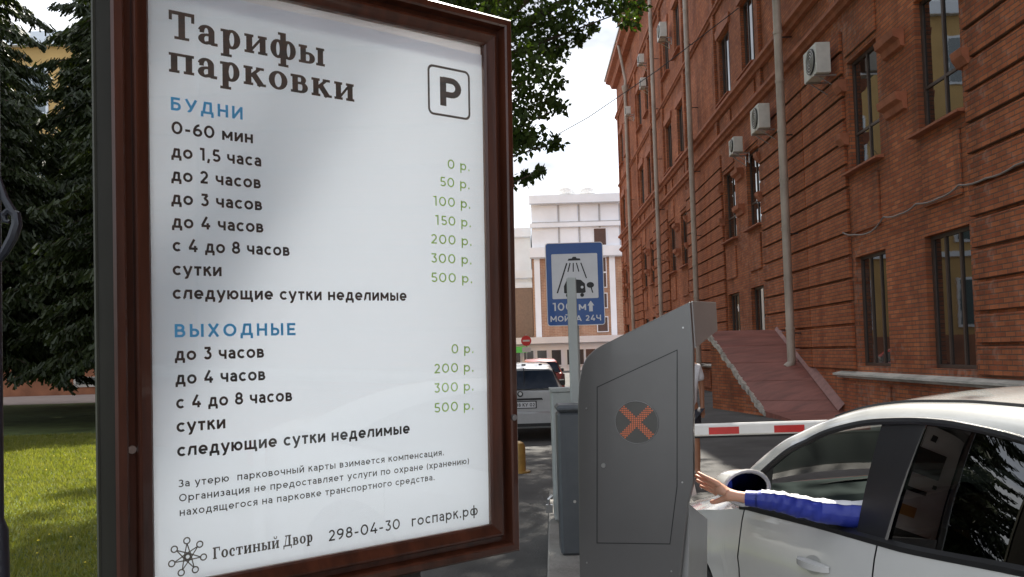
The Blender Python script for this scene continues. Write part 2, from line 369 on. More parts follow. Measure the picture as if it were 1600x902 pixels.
SERIF = {
'Т': (1.0, _stem(.5,0,.98,True,False,.28)+[('w',.13,.02,.935,.98,.935),('w',.12,.08,.99,.08,.66),('w',.12,.92,.99,.92,.66)]),
'а': (.80, [('w',.24,.54,.02,.54,.48),('e',.34,.47,.20,.19,0,170,.25,.11),('w',.17,.08,.50,.26,.50),('e',.32,.2,.18,.15,80,290,.24,.10),('w',.10,.32,.36,.54,.36),('w',.11,.3,.05,.52,.12),('w',.11,.52,.05,.78,.05)]),
'р': (.84, _stem(.22,-.30,.70,True,False,.22)+[('w',.10,.0,.65,.3,.65),('e',.45,.36,.22,.31,-175,175,.25,.11)]),
'и': (1.0, _stem(.22,0,.70,True,True,.20)+_stem(.78,0,.70,True,True,.20)+[('w',.10,.28,.10,.72,.60)]),
'ф': (1.12, _stem(.56,-.30,1.0,True,False,.22)+[('w',.10,.34,.95,.66,.95),('e',.33,.36,.20,.31,0,360,.25,.11),('e',.79,.36,.20,.31,0,360,.25,.11)]),
'ы': (1.22, _stem(.22,0,.70,True,True,.20)+[('w',.10,.22,.40,.46,.40),('e',.46,.225,.17,.175,90,-90,.25,.10),('w',.10,.46,.05,.2,.05)]+_stem(1.0,0,.70,True,True,.20)),
'п': (1.0, _stem(.22,0,.70,True,False,.20)+_stem(.78,0,.70,True,False,.20)+[('w',.10,.02,.65,.98,.65)]),
'к': (.96, _stem(.22,0,.70,True,True,.20)+[('w',.12,.3,.34,.68,.64),('w',.24,.44,.42,.76,.03),('w',.10,.58,.05,.96,.05),('w',.10,.54,.65,.88,.65)]),
'о': (.86, [('e',.43,.35,.28,.31,0,360,.26,.10)]),
'в': (.84, _stem(.22,0,.70,True,True,.20)+[('w',.10,.22,.65,.48,.65),('e',.46,.52,.14,.13,90,-90,.23,.10),('w',.10,.22,.385,.5,.385),('e',.5,.22,.17,.165,90,-90,.25,.10),('w',.10,.5,.05,.22,.05)]),
'Г': (.90, _stem(.24,0,.98,True,False,.24)+[('w',.11,0,.935,.86,.935),('w',.12,.80,.99,.80,.66)]),
'с': (.74, [('e',.42,.35,.27,.31,55,310,.26,.11),('w',.20,.52,.50,.70,.50)]),
'т': (.86, _stem(.43,0,.66,True,False,.20)+[('w',.10,.02,.65,.84,.65),('w',.11,.07,.7,.07,.44),('w',.11,.79,.7,.79,.44)]),
'н': (1.02, _stem(.22,0,.70,True,True,.20)+_stem(.80,0,.70,True,True,.20)+[('w',.10,.3,.36,.72,.36)]),
'й': (1.0, _stem(.22,0,.70,True,True,.20)+_stem(.78,0,.70,True,True,.20)+[('w',.10,.28,.10,.72,.60),('e',.5,.98,.17,.12,180,360,.10,.09),('w',.13,.29,1.0,.39,1.0),('w',.13,.61,1.0,.71,1.0)]),
'Д': (1.12, [('w',.25,.80,.05,.80,.98),('w',.11,.22,.935,1.0,.935),('w',.11,.22,.08,.42,.95),('w',.12,0,.06,1.12,.06),('w',.12,.06,.1,.06,-.22),('w',.12,1.06,.1,1.06,-.22)]),
' ': (.34, []),
}
def glyph_polys(text, font, w, track):
    """list of closed polygons (quads) in cap-height units, total width"""
    out_, x = [], 0.0
    for ch in text:
        adv, st = font[ch]
        for q in st:
            if q[0] in 'lw':
                ww = w if q[0] == 'l' else q[1]; a = q[1:] if q[0] == 'l' else q[2:]
                x1, y1, x2, y2 = a; dx, dy = x2-x1, y2-y1; n = sqrt(dx*dx+dy*dy); nx, ny = -dy/n*ww/2, dx/n*ww/2
                out_.append([(x+x1-nx, y1-ny), (x+x2-nx, y2-ny), (x+x2+nx, y2+ny), (x+x1+nx, y1+ny)])
            else:
                cx, cy, rx, ry, a0, a1 = q[1:7]
                wx, wy = (w, w) if q[0] == 'a' else q[7:9]
                n = max(4, int(abs(a1-a0)/18)); out_.append(None)
                pr = []
                for i in range(n+1):
                    t = radians(a0+(a1-a0)*i/n)
                    pr.append(((x+cx+(rx-wx/2)*cos(t), cy+(ry-wy/2)*sin(t)), (x+cx+(rx+wx/2)*cos(t), cy+(ry+wy/2)*sin(t))))
                for i in range(n): out_.append([pr[i][0], pr[i+1][0], pr[i+1][1], pr[i][1]])
                out_.append(None)
        x += adv + track
    return out_, x - track

def lettering(name, text, u0, v0, width, cap, mat, parent, z=0.0, font=SANS, w=.18, track=.17, slope=0.0, eps=2.5e-5, xf=None, space=None):
    polys, tot = glyph_polys(text, font, w, track)
    sx = width/tot; mb = MB(); k = 0; inarc = False
    for p in polys:
        if p is None:
            inarc = not inarc; k += 1; continue
        if not inarc: k += 1
        zz = z + (k % 9)*eps
        vs = [(u0+a*sx, v0+b*cap+slope*a*sx, zz) for a, b in p]
        if xf: vs = [xf(v) for v in vs]
        mb.add(vs, [(0, 1, 2, 3)])
    me = bpy.data.meshes.new(name); me.from_pydata(mb.v, [], mb.f); me.update()
    return link(name, me, mat, parent)

# ------------------------------------------------------------------ ground
def sheet(name, pts, z, mat):
    o = MB().add([(x, y, z) for x, y in pts], [tuple(range(len(pts)))]).build(name, mat)
    o['kind'] = 'structure'; return o
GRASSBASE = M('grass_soil', (0.085, 0.115, 0.025), 0.95, var=0.35, scale=1.5, bump=0.5)
PATHM = M('path_paving', (0.34, 0.27, 0.24), 0.85, var=0.15, scale=1.0)
ground = MB()
n = 24
ground.grid([[(-400+800*i/n, -200+900*j/n, 0.0) for j in range(n+1)] for i in range(n+1)])
g = ground.build('ground', ASPHALT); g['kind'] = 'structure'
sheet('lawn', [(-42, 3.5), (-2.6, 3.5), (-2.6, 39.5), (-42, 39.5)], 0.03, GRASSBASE)
sheet('path', [(-42, 40), (-2.0, 40), (-2.0, 52.2), (-42, 52.2)], 0.012, PATHM)
kb = MB(); y = 3.0
while y < 40:
    kb.cbox(-2.6, -2.45, y, y+0.98, 0.0, 0.12, 0.012); y += 1.0
k_ = kb.build('kerb', CONC); k_['kind'] = 'structure'

# grass blades (one mass)
BLADE = leaf_mat('grass_blades', (0.11, 0.145, 0.022), (0.32, 0.30, 0.085), 0.30, 3.2)
def blades(n, x0, x1, y0, y1, h0, h1, wd):
    u = rng.random(n)
    y = y0 + (y1-y0)*u**1.25
    x = x0 + (x1-x0)*rng.random(n)
    keep = (x > -0.66*y-0.6); x = x[keep]; y = y[keep]; n = len(x)
    h = h0+(h1-h0)*rng.random(n)**1.5; a = rng.random(n)*2*pi; l = h*(0.3+0.6*rng.random(n)); b = rng.random(n)*2*pi
    w = wd*(0.7+0.6*rng.random(n))*(0.7+y/12)
    V = np.zeros((n, 3, 3)); V[:, 0] = np.stack([x-w*np.cos(a), y-w*np.sin(a), np.full(n, .028)], 1)
    V[:, 1] = np.stack([x+w*np.cos(a), y+w*np.sin(a), np.full(n, .028)], 1)
    V[:, 2] = np.stack([x+l*np.cos(b), y+l*np.sin(b), .03+h], 1)
    return V.reshape(-1, 3), np.arange(n*3).reshape(-1, 3)
V, Fi = blades(230000, -12.5, -2.7, 6.0, 21.0, 0.02, 0.075, 0.005)
o = raw('grass', V, Fi, BLADE); tag(o, 'short green lawn grass left of the tariff board', 'grass', kind='stuff')
nd = 30
V = []; Fi = []
DAND = M('dandelion_yellow', (0.75, 0.60, 0.05), 0.8)
db = MB()
for i in range(nd):
    y = 6.8+10*random.random(); x = -0.55*y + random.random()*(0.55*y-2.9); r = .009+.008*random.random()
    db.add([(x+r*cos(k*pi/3), y+r*sin(k*pi/3), .085) for k in range(6)]+[(x, y, .095)], [(k, (k+1) % 6, 6) for k in range(6)])
o = db.build('small_flowers', DAND); tag(o, 'tiny yellow flowers scattered over the sunlit lawn', 'flowers', kind='stuff')

# ------------------------------------------------------------------ red brick building
BR = empty('brick_building', (6.86, 0, 0), -0.0169, 'long four storey red brick building with drainpipes along the street on the right', 'building')
Y0, Y1 = -14.0, 62.2
WT = 1.55
pairs = [(-10.0, -6.85), (1.75, 4.9), (13.55, 16.75), (25.35, 28.4), (36.9, 40.0), (46.6, 49.7), (56.3, 59.3)]
wins = sorted([a for p in pairs for a in p])
floors = [(1.17, 3.42), (5.22, 7.50), (9.95, 12.15), (14.45, 16.6)]
TOP = 20.9
wall = MB(); TH = 0.5
zs = 0.0
for (za, zb) in floors:
    wall.box(0, TH, Y0, Y1, zs, za)
    ye = Y0
    for w_ in wins:
        wall.box(0, TH, ye, w_, za, zb); ye = w_+WT
    wall.box(0, TH, ye, Y1, za, zb)
    zs = zb
wall.box(0, TH, Y0, Y1, zs, TOP)
wall.box(TH+.002, 14, Y1-0.5, Y1, 0, TOP)          # gable return walls
wall.box(TH+.002, 14, Y0, Y0+0.5, 0, TOP)
wall.build('wall', BRICK, BR)
MB().box(0.9, 13.5, Y0+.6, Y1-.6, 0.05, TOP-.1).build('dark_interior', BLACK, BR)
# rusticated brick panels, one object per block
row = 0.48; gap = 0.055
zones = []
edges = [-14.0] + [e for p in pairs for e in (p[0]-0.15, p[1]+WT+0.15)] + [62.2]
for i in range(0, len(edges), 2):
    a, b = edges[i], edges[i+1]
    if b-a < 0.8: continue
    if b-a > 4: zones += [(a, a+(b-a)*0.40), (a+(b-a)*0.40, b)]
    else: zones.append((a, b))
pan_cache = {}
zr = 1.10
rows = []
while zr + row < 8.65:
    rows.append(zr); zr += row
for (a, b) in zones:
    L_ = round(b-a-0.05, 3)
    if L_ not in pan_cache:
        pan_cache[L_] = MB().cbox(-0.075, 0.002, 0, L_, 0, row-gap, 0.012)
        me = bpy.data.meshes.new('brick_panel'); me.from_pydata(pan_cache[L_].v, [], pan_cache[L_].f); me.update(); me.materials.append(BRICK); pan_cache[L_] = me
    for z in rows:
        o = link('brick_panel', pan_cache[L_], None, BR); o.location = (random.uniform(-.004, .004), a+.025, z)
for (pa, pb) in pairs:       # piers between windows, sill panels, corbels
    for (x0_, x1_) in ((pa, pa+WT), (pb, pb+WT)):
        MB().cbox(-0.05, 0.002, x0_+.12, x1_-.12, 3.9, 4.95, 0.012).build('sill_panel', BRICK, BR)
        MB().cbox(-0.04, 0.002, x0_-.05, x1_+.05, 7.62, 8.45, 0.012).build('lintel_panel', BRICK, BR)
    for z in (7.05, 5.92):
        c = (pa+WT+pb)/2
        cb = MB(); cb.prism([(-0.22, z+.16), (0.0, z+.16), (0.0, z-.16), (-0.07, z-.14), (-0.10, z-.02), (-0.20, z+.03)], 'y', c-.42, c+.42)
        cb.build('corbel', TRIM, BR, bevel=.006)
        for e_ in (pa-0.38, pb+WT+0.04):
            cb = MB(); cb.prism([(-0.20, z+.13), (0.0, z+.13), (0.0, z-.13), (-0.10, z-.11), (-0.18, z+.02)], 'y', e_, e_+.34); cb.build('corbel', TRIM, BR, bevel=.006)
def course(name, z0, z1, d, mat, ya=Y0, yb=Y1):
    m_ = MB()
    m_.prism([(-d, z1-.015), (0.0, z1+.03), (0.0, z0), (-d*.45, z0+.01), (-d*.6, z0+(z1-z0)*.4), (-d, z0+(z1-z0)*.55)], 'y', ya, yb)
    return m_.build(name, mat, BR)
course('string_course', 8.62, 8.84, .20, TRIM); course('string_course', 9.48, 9.72, .24, TRIM)
course('string_course', 13.2, 13.36, .14, TRIM); course('string_course', 18.0, 18.25, .2, TRIM)
course('stone_ledge', 0.90, 1.02, .20, STONE, Y0, 19.4); course('stone_ledge', 0.90, 1.02, .20, STONE, 24.5, Y1)
course('eaves_cornice', 20.25, 20.95, .75, TRIM)
MB().box(-0.95, 14, Y0, 30, 20.96, 21.1).box(-0.95, 14, 30.0, 52, 20.97, 21.11).box(-0.8, 14, 52, Y1+.6, 20.98, 21.12).build('roof_edge', M('roof_metal', (.42, .38, .34), .5), BR)
for (pa, pb) in pairs:       # upper floor pilaster strips and frames
    for e_ in (pa-0.75, pb+WT+0.35):
        MB().cbox(-0.10, 0.002, e_, e_+.40, 9.74, 13.18, .01).build('pilaster', BRICK, BR)
        MB().cbox(-0.10, 0.002, e_, e_+.40, 13.38, 17.98, .01).build('pilaster', BRICK, BR)
        MB().cbox(-0.09, 0.002, e_, e_+.40, 8.88, 9.46, .01).build('pilaster', BRICK, BR)
    for q in (pa, pb):
        MB().cbox(-0.05, 0.002, q+.1, q+WT-.1, 8.92, 9.42, .01).build('sill_panel', BRICK, BR)
        for fz in (12.2, 16.65):
            hb = MB(); hb.prism([(q-.15, fz), (q+WT+.15, fz), (q+WT+.25, fz+.28), (q+WT*.5, fz+.42), (q-.25, fz+.28)], 'x', -0.07, 0.002); hb.build('window_head', TRIM, BR)
# plinth panels
yy = Y0+.2
while yy < Y1-2:
    if not (19.0 < yy+2 and yy < 24.6): MB().cbox(-0.05, 0.002, yy, yy+2.1, 0.12, 0.80, .012).build('plinth_panel', BRICK, BR)
    yy += 2.35
# windows: frame > pane
def window_meshes(h, big):
    fr = MB(); t = 0.065; X0, X1 = 0.11, 0.18
    fr.box(X0, X1, 0, t, 0, h); fr.box(X0, X1, WT-t, WT, 0, h); fr.box(X0, X1, t, WT-t, 0, t); fr.box(X0, X1, t, WT-t, h-t, h)
    if big:
        for c in (WT*0.36, WT*0.68): fr.box(X0+.004, X1-.004, c-.028, c+.028, t, h-t)
    else:
        fr.box(X0+.004, X1-.004, WT/2-.03, WT/2+.03, t, h-t); fr.box(X0+.008, X1-.008, t, WT/2-.03, h*.32, h*.32+.05); fr.box(X0+.008, X1-.008, WT/2+.03, WT-t, h*.32, h*.32+.05)
    pn = MB().box(0.14, 0.15, t*.5, WT-t*.5, t*.5, h-t*.5)
    sl = MB(); sl.prism([(-0.17, -.075), (-0.17, -.035), (0.10, .012), (0.10, -.075)], 'y', -.14, WT+.14)
    return fr, pn, sl
for fi, (za, zb) in enumerate(floors):
    fr, pn, sl = window_meshes(zb-za, fi != 1)
    fo = None
    for w_ in wins:
        if fo is None:
            fo = fr.build('window', WFRAME, BR); po = pn.build('pane', WPANE, fo); so = sl.build('sill', TRIM, fo) if fi else None
            f_ = fo
        else:
            f_ = copy_tree(fo, BR)
        f_.location = (0, w_, za)
# downpipes
def downpipe(y, z0, z1, foot=False, r=.105, hop=True):
    m_ = MB(); xx = -0.34
    pth = [(xx, y, z1), (xx, y, z0+.25)]
    if foot: pth += [(xx-.02, y, z0+.16), (xx-.14, y-.02, z0+.06)]
    else: pth += [(xx, y, z0)]
    m_.tube(pth, r, 12)
    z = z0+1.0
    while z < z1:
        m_.tube([(xx, y, z), (xx, y, z+.07)], r+.014, 12); z += 1.24
    if hop:
        m_.tube([(xx, y, z1-.05), (xx, y, z1+.25), (xx, y, z1+.45)], [r, r*1.9, r*2.0], 12)
        m_.tube([(xx, y, z1+.3), (xx+.05, y, z1+.8), (-.7, y, 20.9)], r*.9, 10)
    p_ = m_.build('downpipe', PIPE, BR, smooth=True)
    bk = MB(); z = z0+.9
    while z < z1: bk.box(-0.30, 0.0, y-.012, y+.012, z, z+.03); z += 2.48
    bk.build('pipe_bracket', BLACK, p_)
downpipe(21.9, 1.02, 19.3, True); downpipe(33.8, 0.1, 19.3, r=.10); downpipe(42.8, 0.1, 19.3, r=.10); downpipe(54.2, 0.1, 17.6, r=.10)
# cable clipped along the wall
cp = [(-0.11, 18.65, 3.99), (-0.10, 18.0, 3.86), (-0.10, 17.15, 3.80), (-0.11, 16.5, 3.99), (-0.10, 15.8, 3.93), (-0.11, 15.1, 4.00), (-0.10, 14.3, 3.95), (-0.11, 13.6, 4.03), (-0.10, 12.8, 3.98), (-0.11, 12.0, 4.0), (-0.11, 6, 4.02)]
cpp = []
for i in range(len(cp)-1):
    for k in range(4):
        t = k/4; a, b = Vector(cp[i]), Vector(cp[i+1]); q = a.lerp(b, t); q.z -= .03*sin(pi*t); cpp.append(q)
MB().tube(cpp, .016, 6).build('wall_cable', M('cable_grey', (.22, .18, .16), .6), BR)

# air conditioners
ACW = M('ac_casing', (0.62, 0.60, 0.55), .5, var=.1, scale=4)
def ac_unit(w, h, d):
    r_ = empty('air_conditioner', (0, 0, 0))
    MB().cbox(-d, 0, -w/2, w/2, 0, h, .012).build('casing', ACW, r_)
    f = MB(); cy = -w*.12; R_ = min(h*.42, w*.36)
    f.tube([(-d-.004, cy, h/2), (-d-.03, cy, h/2)], R_, 24)
    fan = f.build('fan_grille', BLACK, r_)
    gl = MB()
    for q in range(1, 5): gl.tube([(-d-.034+.0*q, cy+R_*q/4.6*cos(a_), h/2+R_*q/4.6*sin(a_)) for a_ in [k*2*pi/20 for k in range(21)]], .005, 4, False)
    gl.build('grille_ring', ACW, fan)
    v = MB()
    for q in range(5): v.box(-d*.75, -d*.3, w/2+.001, w/2+.004, h*.55+q*.03, h*.55+q*.03+.012)
    v.build('side_vent', BLACK, r_)
    for s_ in (-w*.34, w*.34):
        br = MB()
        br.box(-d-.02, .22, s_-.018, s_+.018, -.045, -.005); br.box(.19, .22, s_-.018, s_+.018, -.34, -.046)
        br.tube([(-d*.7, s_, -.05), (.19, s_, -.32)], .012, 5); br.build('bracket', STEEL, r_)
    return r_
a1 = ac_unit(.82, .66, .32); a2 = ac_unit(.62, .46, .28)
acs = [(a1, 19.0, 7.42, 'white air conditioner beside the drainpipe, nearest of those on the brick wall'),
       (a1, 23.7, 7.45, 'large white air conditioner left of the nearest drainpipe, second along the brick wall'),
       (a2, 26.6, 7.50, 'small grey air conditioner above a second floor window, left of the large white one'),
       (a1, 39.3, 15.6, 'white air conditioner high up on brackets between the two middle drainpipes'),
       (a2, 46.6, 16.9, 'small air conditioner high up left of the second thinnest drainpipe, upper of two'),
       (a2, 46.2, 15.5, 'small boxy air conditioner high up near the far drainpipe, lower of two'),
       (a2, 53.0, 15.9, 'farthest tiny air conditioner beside the last drainpipe near the building corner')]
used = set()
for pr, y, z, lab in acs:
    o = pr if pr.name not in used else copy_tree(pr); used.add(pr.name)
    o.location = (6.86-0.22+0.0169*y, y, z); o.rotation_euler = (0, 0, -0.0169)
    tag(o, lab, 'air conditioner', 'air conditioners on the brick facade')

# basement entrance with sloping roof
RED_SHEET = M('red_painted_metal', (0.235, 0.085, 0.065), .6, var=.28, scale=1.3, bump=.15, bscale=6, stretch=(1, 4, 1))
RAMP = empty('basement_entrance', (6.3, 22.5, 0), 0, 'low brick entrance with a sloping red metal roof against the brick wall', 'entrance')
def rp_(x, y, z): return (x-6.3, y-22.5, z)
A_, B_, C_, D_ = (5.32, 24.0, 2.06), (7.28, 24.0, 2.04), (7.20, 19.3, .13), (5.78, 20.45, .10)
MB().add([rp_(*p) for p in [(A_[0]+.05, 24, 0), (7.24, 24, 0), (7.18, 19.5, 0), (5.83, 20.6, 0), (A_[0]+.05, 24, 1.93), (7.24, 24, 1.91), (7.18, 19.9, .06), (5.83, 20.9, .05)]],
         [(0,3,2,1),(4,5,6,7),(0,1,5,4),(1,2,6,5),(2,3,7,6),(3,0,4,7)]).build('brick_base', BRICK, RAMP)
ns = 9
for i in range(ns):
    t0, t1 = i/ns, (i+1)/ns-.004
    def lp(P, Q, t): return Vector(P).lerp(Vector(Q), t)
    q = [lp(A_, D_, t0), lp(B_, C_, t0), lp(B_, C_, t1), lp(A_, D_, t1)]
    lift = Vector((0, 0, .008*(i % 2)))
    V = [rp_(*(p+lift)) for p in q]+[rp_(*(p+lift+Vector((0, 0, .035)))) for p in q]
    MB().add(V, [(0,3,2,1),(4,5,6,7),(0,1,5,4),(1,2,6,5),(2,3,7,6),(3,0,4,7)]).build('roof_sheet', RED_SHEET, RAMP)
MB().add([rp_(*p) for p in [(5.78, 20.43, .135), (7.2, 19.28, .165), (7.7, 17.6, .03), (5.95, 18.4, .02), (5.78, 20.43, 0), (7.2, 19.28, 0), (7.7, 17.6, 0), (5.95, 18.4, 0)]],
         [(0,1,2,3),(4,7,6,5),(0,4,5,1),(1,5,6,2),(2,6,7,3),(3,7,4,0)]).build('landing_slab', RED_SHEET, RAMP)
em = MB()
for i in range(34):
    t = (i+.1)/34; t2 = (i+.85)/34; p = Vector(A_).lerp(Vector(D_), t); p2 = Vector(A_).lerp(Vector(D_), t2); w_ = random.uniform(.03, .10)
    V = [rp_(p.x-w_, p.y, p.z-.09), rp_(p.x+.02, p.y, p.z-.09), rp_(p2.x+.02, p2.y, p2.z-.09), rp_(p2.x-w_*.8, p2.y, p2.z-.09)]
    V += [(a, b, c+random.uniform(.12, .15)) for a, b, c in V]
    em.add(V, [(0,3,2,1),(4,5,6,7),(0,1,5,4),(1,2,6,5),(2,3,7,6),(3,0,4,7)])
em.build('mortar_edge', M('crumbled_mortar', (.42, .38, .33), .9, var=.4, scale=6), RAMP)
fl = MB(); V = []
for (p, q) in ((B_, C_),):
    V = [rp_(p[0]-.16, p[1], p[2]+.05), rp_(p[0], p[1], p[2]+.22), rp_(q[0], q[1], q[2]+.22), rp_(q[0]-.16, q[1], q[2]+.05)]
fl.add(V, [(0, 1, 2, 3)]).build('wall_flashing', M('pink_flashing', (.26, .12, .10), .6, var=.2), RAMP)

# ------------------------------------------------------------------ far white building
FW = empty('white_building', (6, 85, 0), 0, 'tall white and pale brick building closing the end of the street', 'building')
TANB = brick_mat('tan_brick', (0.42, 0.26, 0.18), (0.36, 0.21, 0.145), (0.48, 0.38, 0.30), bw=.5, rh=.16, plane='xz', patch=(.9, .88, .86), mort=.02)
FG = M('far_window_glass', (0.05, 0.055, 0.06), .1, spec=.8)
def fw(x0, x1, y0, y1, z0, z1, name, mat, par=None): return MB().box(x0-6, x1-6, y0-85, y1-85, z0, z1).build(name, mat, par or FW)
fw(2.2, 15, 86.0, 100, 0, 16.3, 'wall', WHITE)
MB().box(-3.9, 9, .6, .995, 3.1, 10.9).build('brick_cladding', TANB, FW)
fw(2.0, 15, 85.3, 86, 16.2, 17.0, 'cornice', WHITE); fw(2.0, 15, 85.6, 86, 13.9, 14.3, 'cornice', WHITE); fw(1.9, 15, 85.2, 86, 10.95, 11.9, 'cornice', WHITE)
fw(-9, 15, 80.2, 86, 0, 2.5, 'ground_floor', WHITE); fw(-9, 15, 79.7, 86, 2.52, 3.1, 'cornice', WHITE)
JOINT = M('joint_grey', (.42, .44, .47), .8)
fw(2.2, 15, 85.58, 85.598, 14.31, 14.4, 'joint', JOINT); fw(2.0, 15, 85.28, 85.299, 16.1, 16.19, 'joint', JOINT); fw(1.9, 15, 85.18, 85.199, 10.8, 10.94, 'joint', JOINT)
x = 3.0
while x < 14:
    fw(x, x+1.7, 85.93, 85.999, 14.45, 16.05, 'wall_panel', WHITE); fw(x, x+1.7, 85.93, 85.999, 12.0, 13.75, 'wall_panel', WHITE); fw(x+1.76, x+1.94, 85.985, 85.999, 11.95, 16.1, 'joint', JOINT); x += 2.0
for x in (2.3, 9.6): fw(x, x+.55, 85.45, 85.6, 3.1, 10.95, 'pilaster', WHITE)
def fwin(x, z, w, h, yy=85.55, par=FW):
    f = MB().box(x-6-.08, x-6+w+.08, yy-85-.06, yy-85, z-.08, z+h+.08).build('window', WHITE, par)
    MB().box(x-6, x-6+w, yy-85-.08, yy-85-.062, z, z+h).build('pane', FG, f)
for z in (3.6, 5.9, 7.9, 9.4): fwin(8.3, z, .95, 1.35)
fwin(8.25, 12.05, 1.15, 1.6, 85.9)
for z in (5.9, 7.9): fwin(3.1, z-20, .1, .1) if False else None
for x in (-.2, 1.0, 2.2, 3.5, 4.9, 6.6, 8.6): fwin(x, .55, .85 if x != 4.9 else 1.5, 1.35, 80.15)
tag(MB().box(-.45, 1.0, -.03, 0, 0, .55).build('green_shop_sign', M('green_sign', (.12, .62, .14), .4), None, loc=(.35, 79.6, 1.75)), 'bright green shop sign above the ground floor windows at the street end', 'sign')
# left lower wing
LW = empty('white_wing', (-3, 90, 0), 0, 'lower white wing left of the tall white building, mostly behind the board', 'building')
def lw(x0, x1, y0, y1, z0, z1, name, mat): return MB().box(x0+3, x1+3, y0-90, y1-90, z0, z1).build(name, mat, LW)
lw(-10, 2.1, 88, 98, 0, 13.6, 'wall', WHITE); lw(-10, 2.15, 87.6, 88, 13.3, 14.2, 'cornice', WHITE); lw(-10, 2.15, 87.6, 88, 9.2, 10.0, 'cornice', WHITE)
lw(.35, 2.1, 87.75, 88, 3.1, 8.2, 'brown_panel', M('brown_render', (.24, .17, .13), .8)); lw(-10, 2.12, 87.7, 88, 8.21, 8.7, 'cornice', WHITE)
for x in (-6, -4.2, -2.4, -.75):
    for z in (3.4, 5.9, 10.5):
        f = MB().box(x+3-.08, x+3+1.1, -2.08, -2.0, z-.1, z+1.9).build('window', WHITE, LW); MB().box(x+3, x+3+1.0, -2.1, -2.082, z, z+1.8).build('pane', FG, f)
# satellite domes on the roof
DOME = M('dish_white', (.72, .71, .68), .5)
def dome(x, r, lab):
    e_ = empty('satellite_dome', (x, 87, 16.3), 0, lab, 'satellite dish', 'satellite domes on the white roof')
    m_ = MB(); P = [[(r*cos(a)*cos(b), r*cos(a)*sin(b), .9+r*sin(a)) for b in [k*2*pi/20 for k in range(21)]] for a in [pi/2*j/8 for j in range(9)]]
    m_.grid(P); m_.build('dome_shell', DOME, e_, smooth=True); MB().tube([(0, 0, 0), (0, 0, .9)], r*.8, 16).build('base_ring', DOME, e_)
dome(5.75, .95, 'left pale dome on the flat roof of the white building'); dome(7.9, .88, 'right greyish dome on the flat roof of the white building')

# ------------------------------------------------------------------ ochre building on the left
OCH = M('ochre_plaster', (.55, .36, .14), .85, var=.12, scale=.5); PLN = M('brown_plinth', (.30, .12, .06), .85, var=.3, scale=.8)
OB = empty('ochre_building', (-22, 52.5, 0), 0, 'tall ochre plastered building with white windows behind the spruces', 'building')
def ob(x0, x1, y0, y1, z0, z1, name, mat, par=None): return MB().box(x0+22, x1+22, y0-52.5, y1-52.5, z0, z1).build(name, mat, par or OB)
ob(-55, -3, 52.5, 66, 2.0, 21, 'wall', OCH); ob(-55.1, -2.9, 52.3, 66, 0, 2.0, 'plinth', PLN); ob(-55.2, -2.8, 52.1, 66, 21, 21.8, 'cornice', WHITE)
ob(-55, -3, 52.35, 52.5, 6.6, 6.9, 'string_course', WHITE); ob(-55, -3, 52.35, 52.5, 11.4, 11.7, 'string_course', WHITE)
OG = M('ochre_window_glass', (.10, .14, .15), .05, spec=1.0, ior=1.8)
wf = None
for zi, z in enumerate((2.6, 7.6, 12.4, 17.0)):
    for i in range(15):
        x = -53+i*3.4
        if wf is None:
            wf = MB().box(-.15, 1.75, -.10, .0, -.15, 2.75).build('window', WHITE, OB)
            pn = MB().box(0, .76, -.125, -.102, 0, 2.6).box(.84, 1.6, -.125, -.102, 0, 2.6).build('pane', OG, wf); f = wf
        else: f = copy_tree(wf, OB)
        f.location = (x+22, 0, z)
for i in range(8):
    x = -50+i*6.0; f = MB().box(x+22, x+23.6, -.26, -.201, .45, 1.05).build('basement_window', STONE, OB); MB().box(x+22.15, x+23.45, -.29, -.262, .62, 1.0).build('pane', FG, f)

# ------------------------------------------------------------------ trees
LEAF = leaf_mat('deciduous_leaf', (0.028, 0.055, 0.014), (0.075, 0.115, 0.022), 0.38, 1.5)
BARK = M('bark', (.075, .055, .042), .9, var=.3, scale=8, bump=.6, stretch=(1, 1, .25))
def leaves(C_arr, R_arr, per, size, drop=0.0):
    """C_arr (n,3) clump centres, R_arr radii -> folded leaf quads"""
    n = len(C_arr); c = np.repeat(np.asarray(C_arr), per, 0); r = np.repeat(np.asarray(R_arr), per)
    d = rng.normal(size=(len(c), 3)); d /= np.linalg.norm(d, axis=1)[:, None]
    p = c + d*(r*rng.random(len(c))**.45)[:, None]*np.array([1, 1, .8])
    a = rng.normal(size=(len(c), 3)); a[:, 2] -= .6; a /= np.linalg.norm(a, axis=1)[:, None]
    b = np.cross(a, rng.normal(size=(len(c), 3))); b /= np.linalg.norm(b, axis=1)[:, None]
    L_ = size*(.65+.7*rng.random(len(c)))[:, None]; W_ = L_*.33
    nrm = np.cross(a, b)
    V = np.stack([p, p+a*L_*.45+b*W_+nrm*L_*.08, p+a*L_, p+a*L_*.45-b*W_+nrm*L_*.08], 1).reshape(-1, 3)
    k = np.arange(len(c))*4
    Fi = np.concatenate([np.stack([k, k+1, k+2], 1), np.stack([k, k+2, k+3], 1)])
    return V, Fi
def limbs(m_, base, h, targets, r0):
    m_.tube([base, (base[0]+.05, base[1], base[2]+h*.3), (base[0]-.05, base[1]+.05, base[2]+h*.62), (base[0], base[1], base[2]+h)], [r0, r0*.8, r0*.55, r0*.12], 10)
    for t in targets:
        t = Vector(t); hh = max(base[2]+h*.12, min(base[2]+h*.9, t.z-(Vector((t.x, t.y, 0))-Vector((base[0], base[1], 0))).length*.55))
        s_ = Vector((base[0], base[1], hh)); mid = s_.lerp(t, .5)+Vector((random.uniform(-.2, .2), random.uniform(-.2, .2), .25))
        d = (t-s_).length
        m_.tube([s_, s_.lerp(mid, .5), mid, mid.lerp(t, .6), t], [min(r0*.4, .02*d+.02), .016*d+.012, .011*d+.006, .010, .004], 5, False)
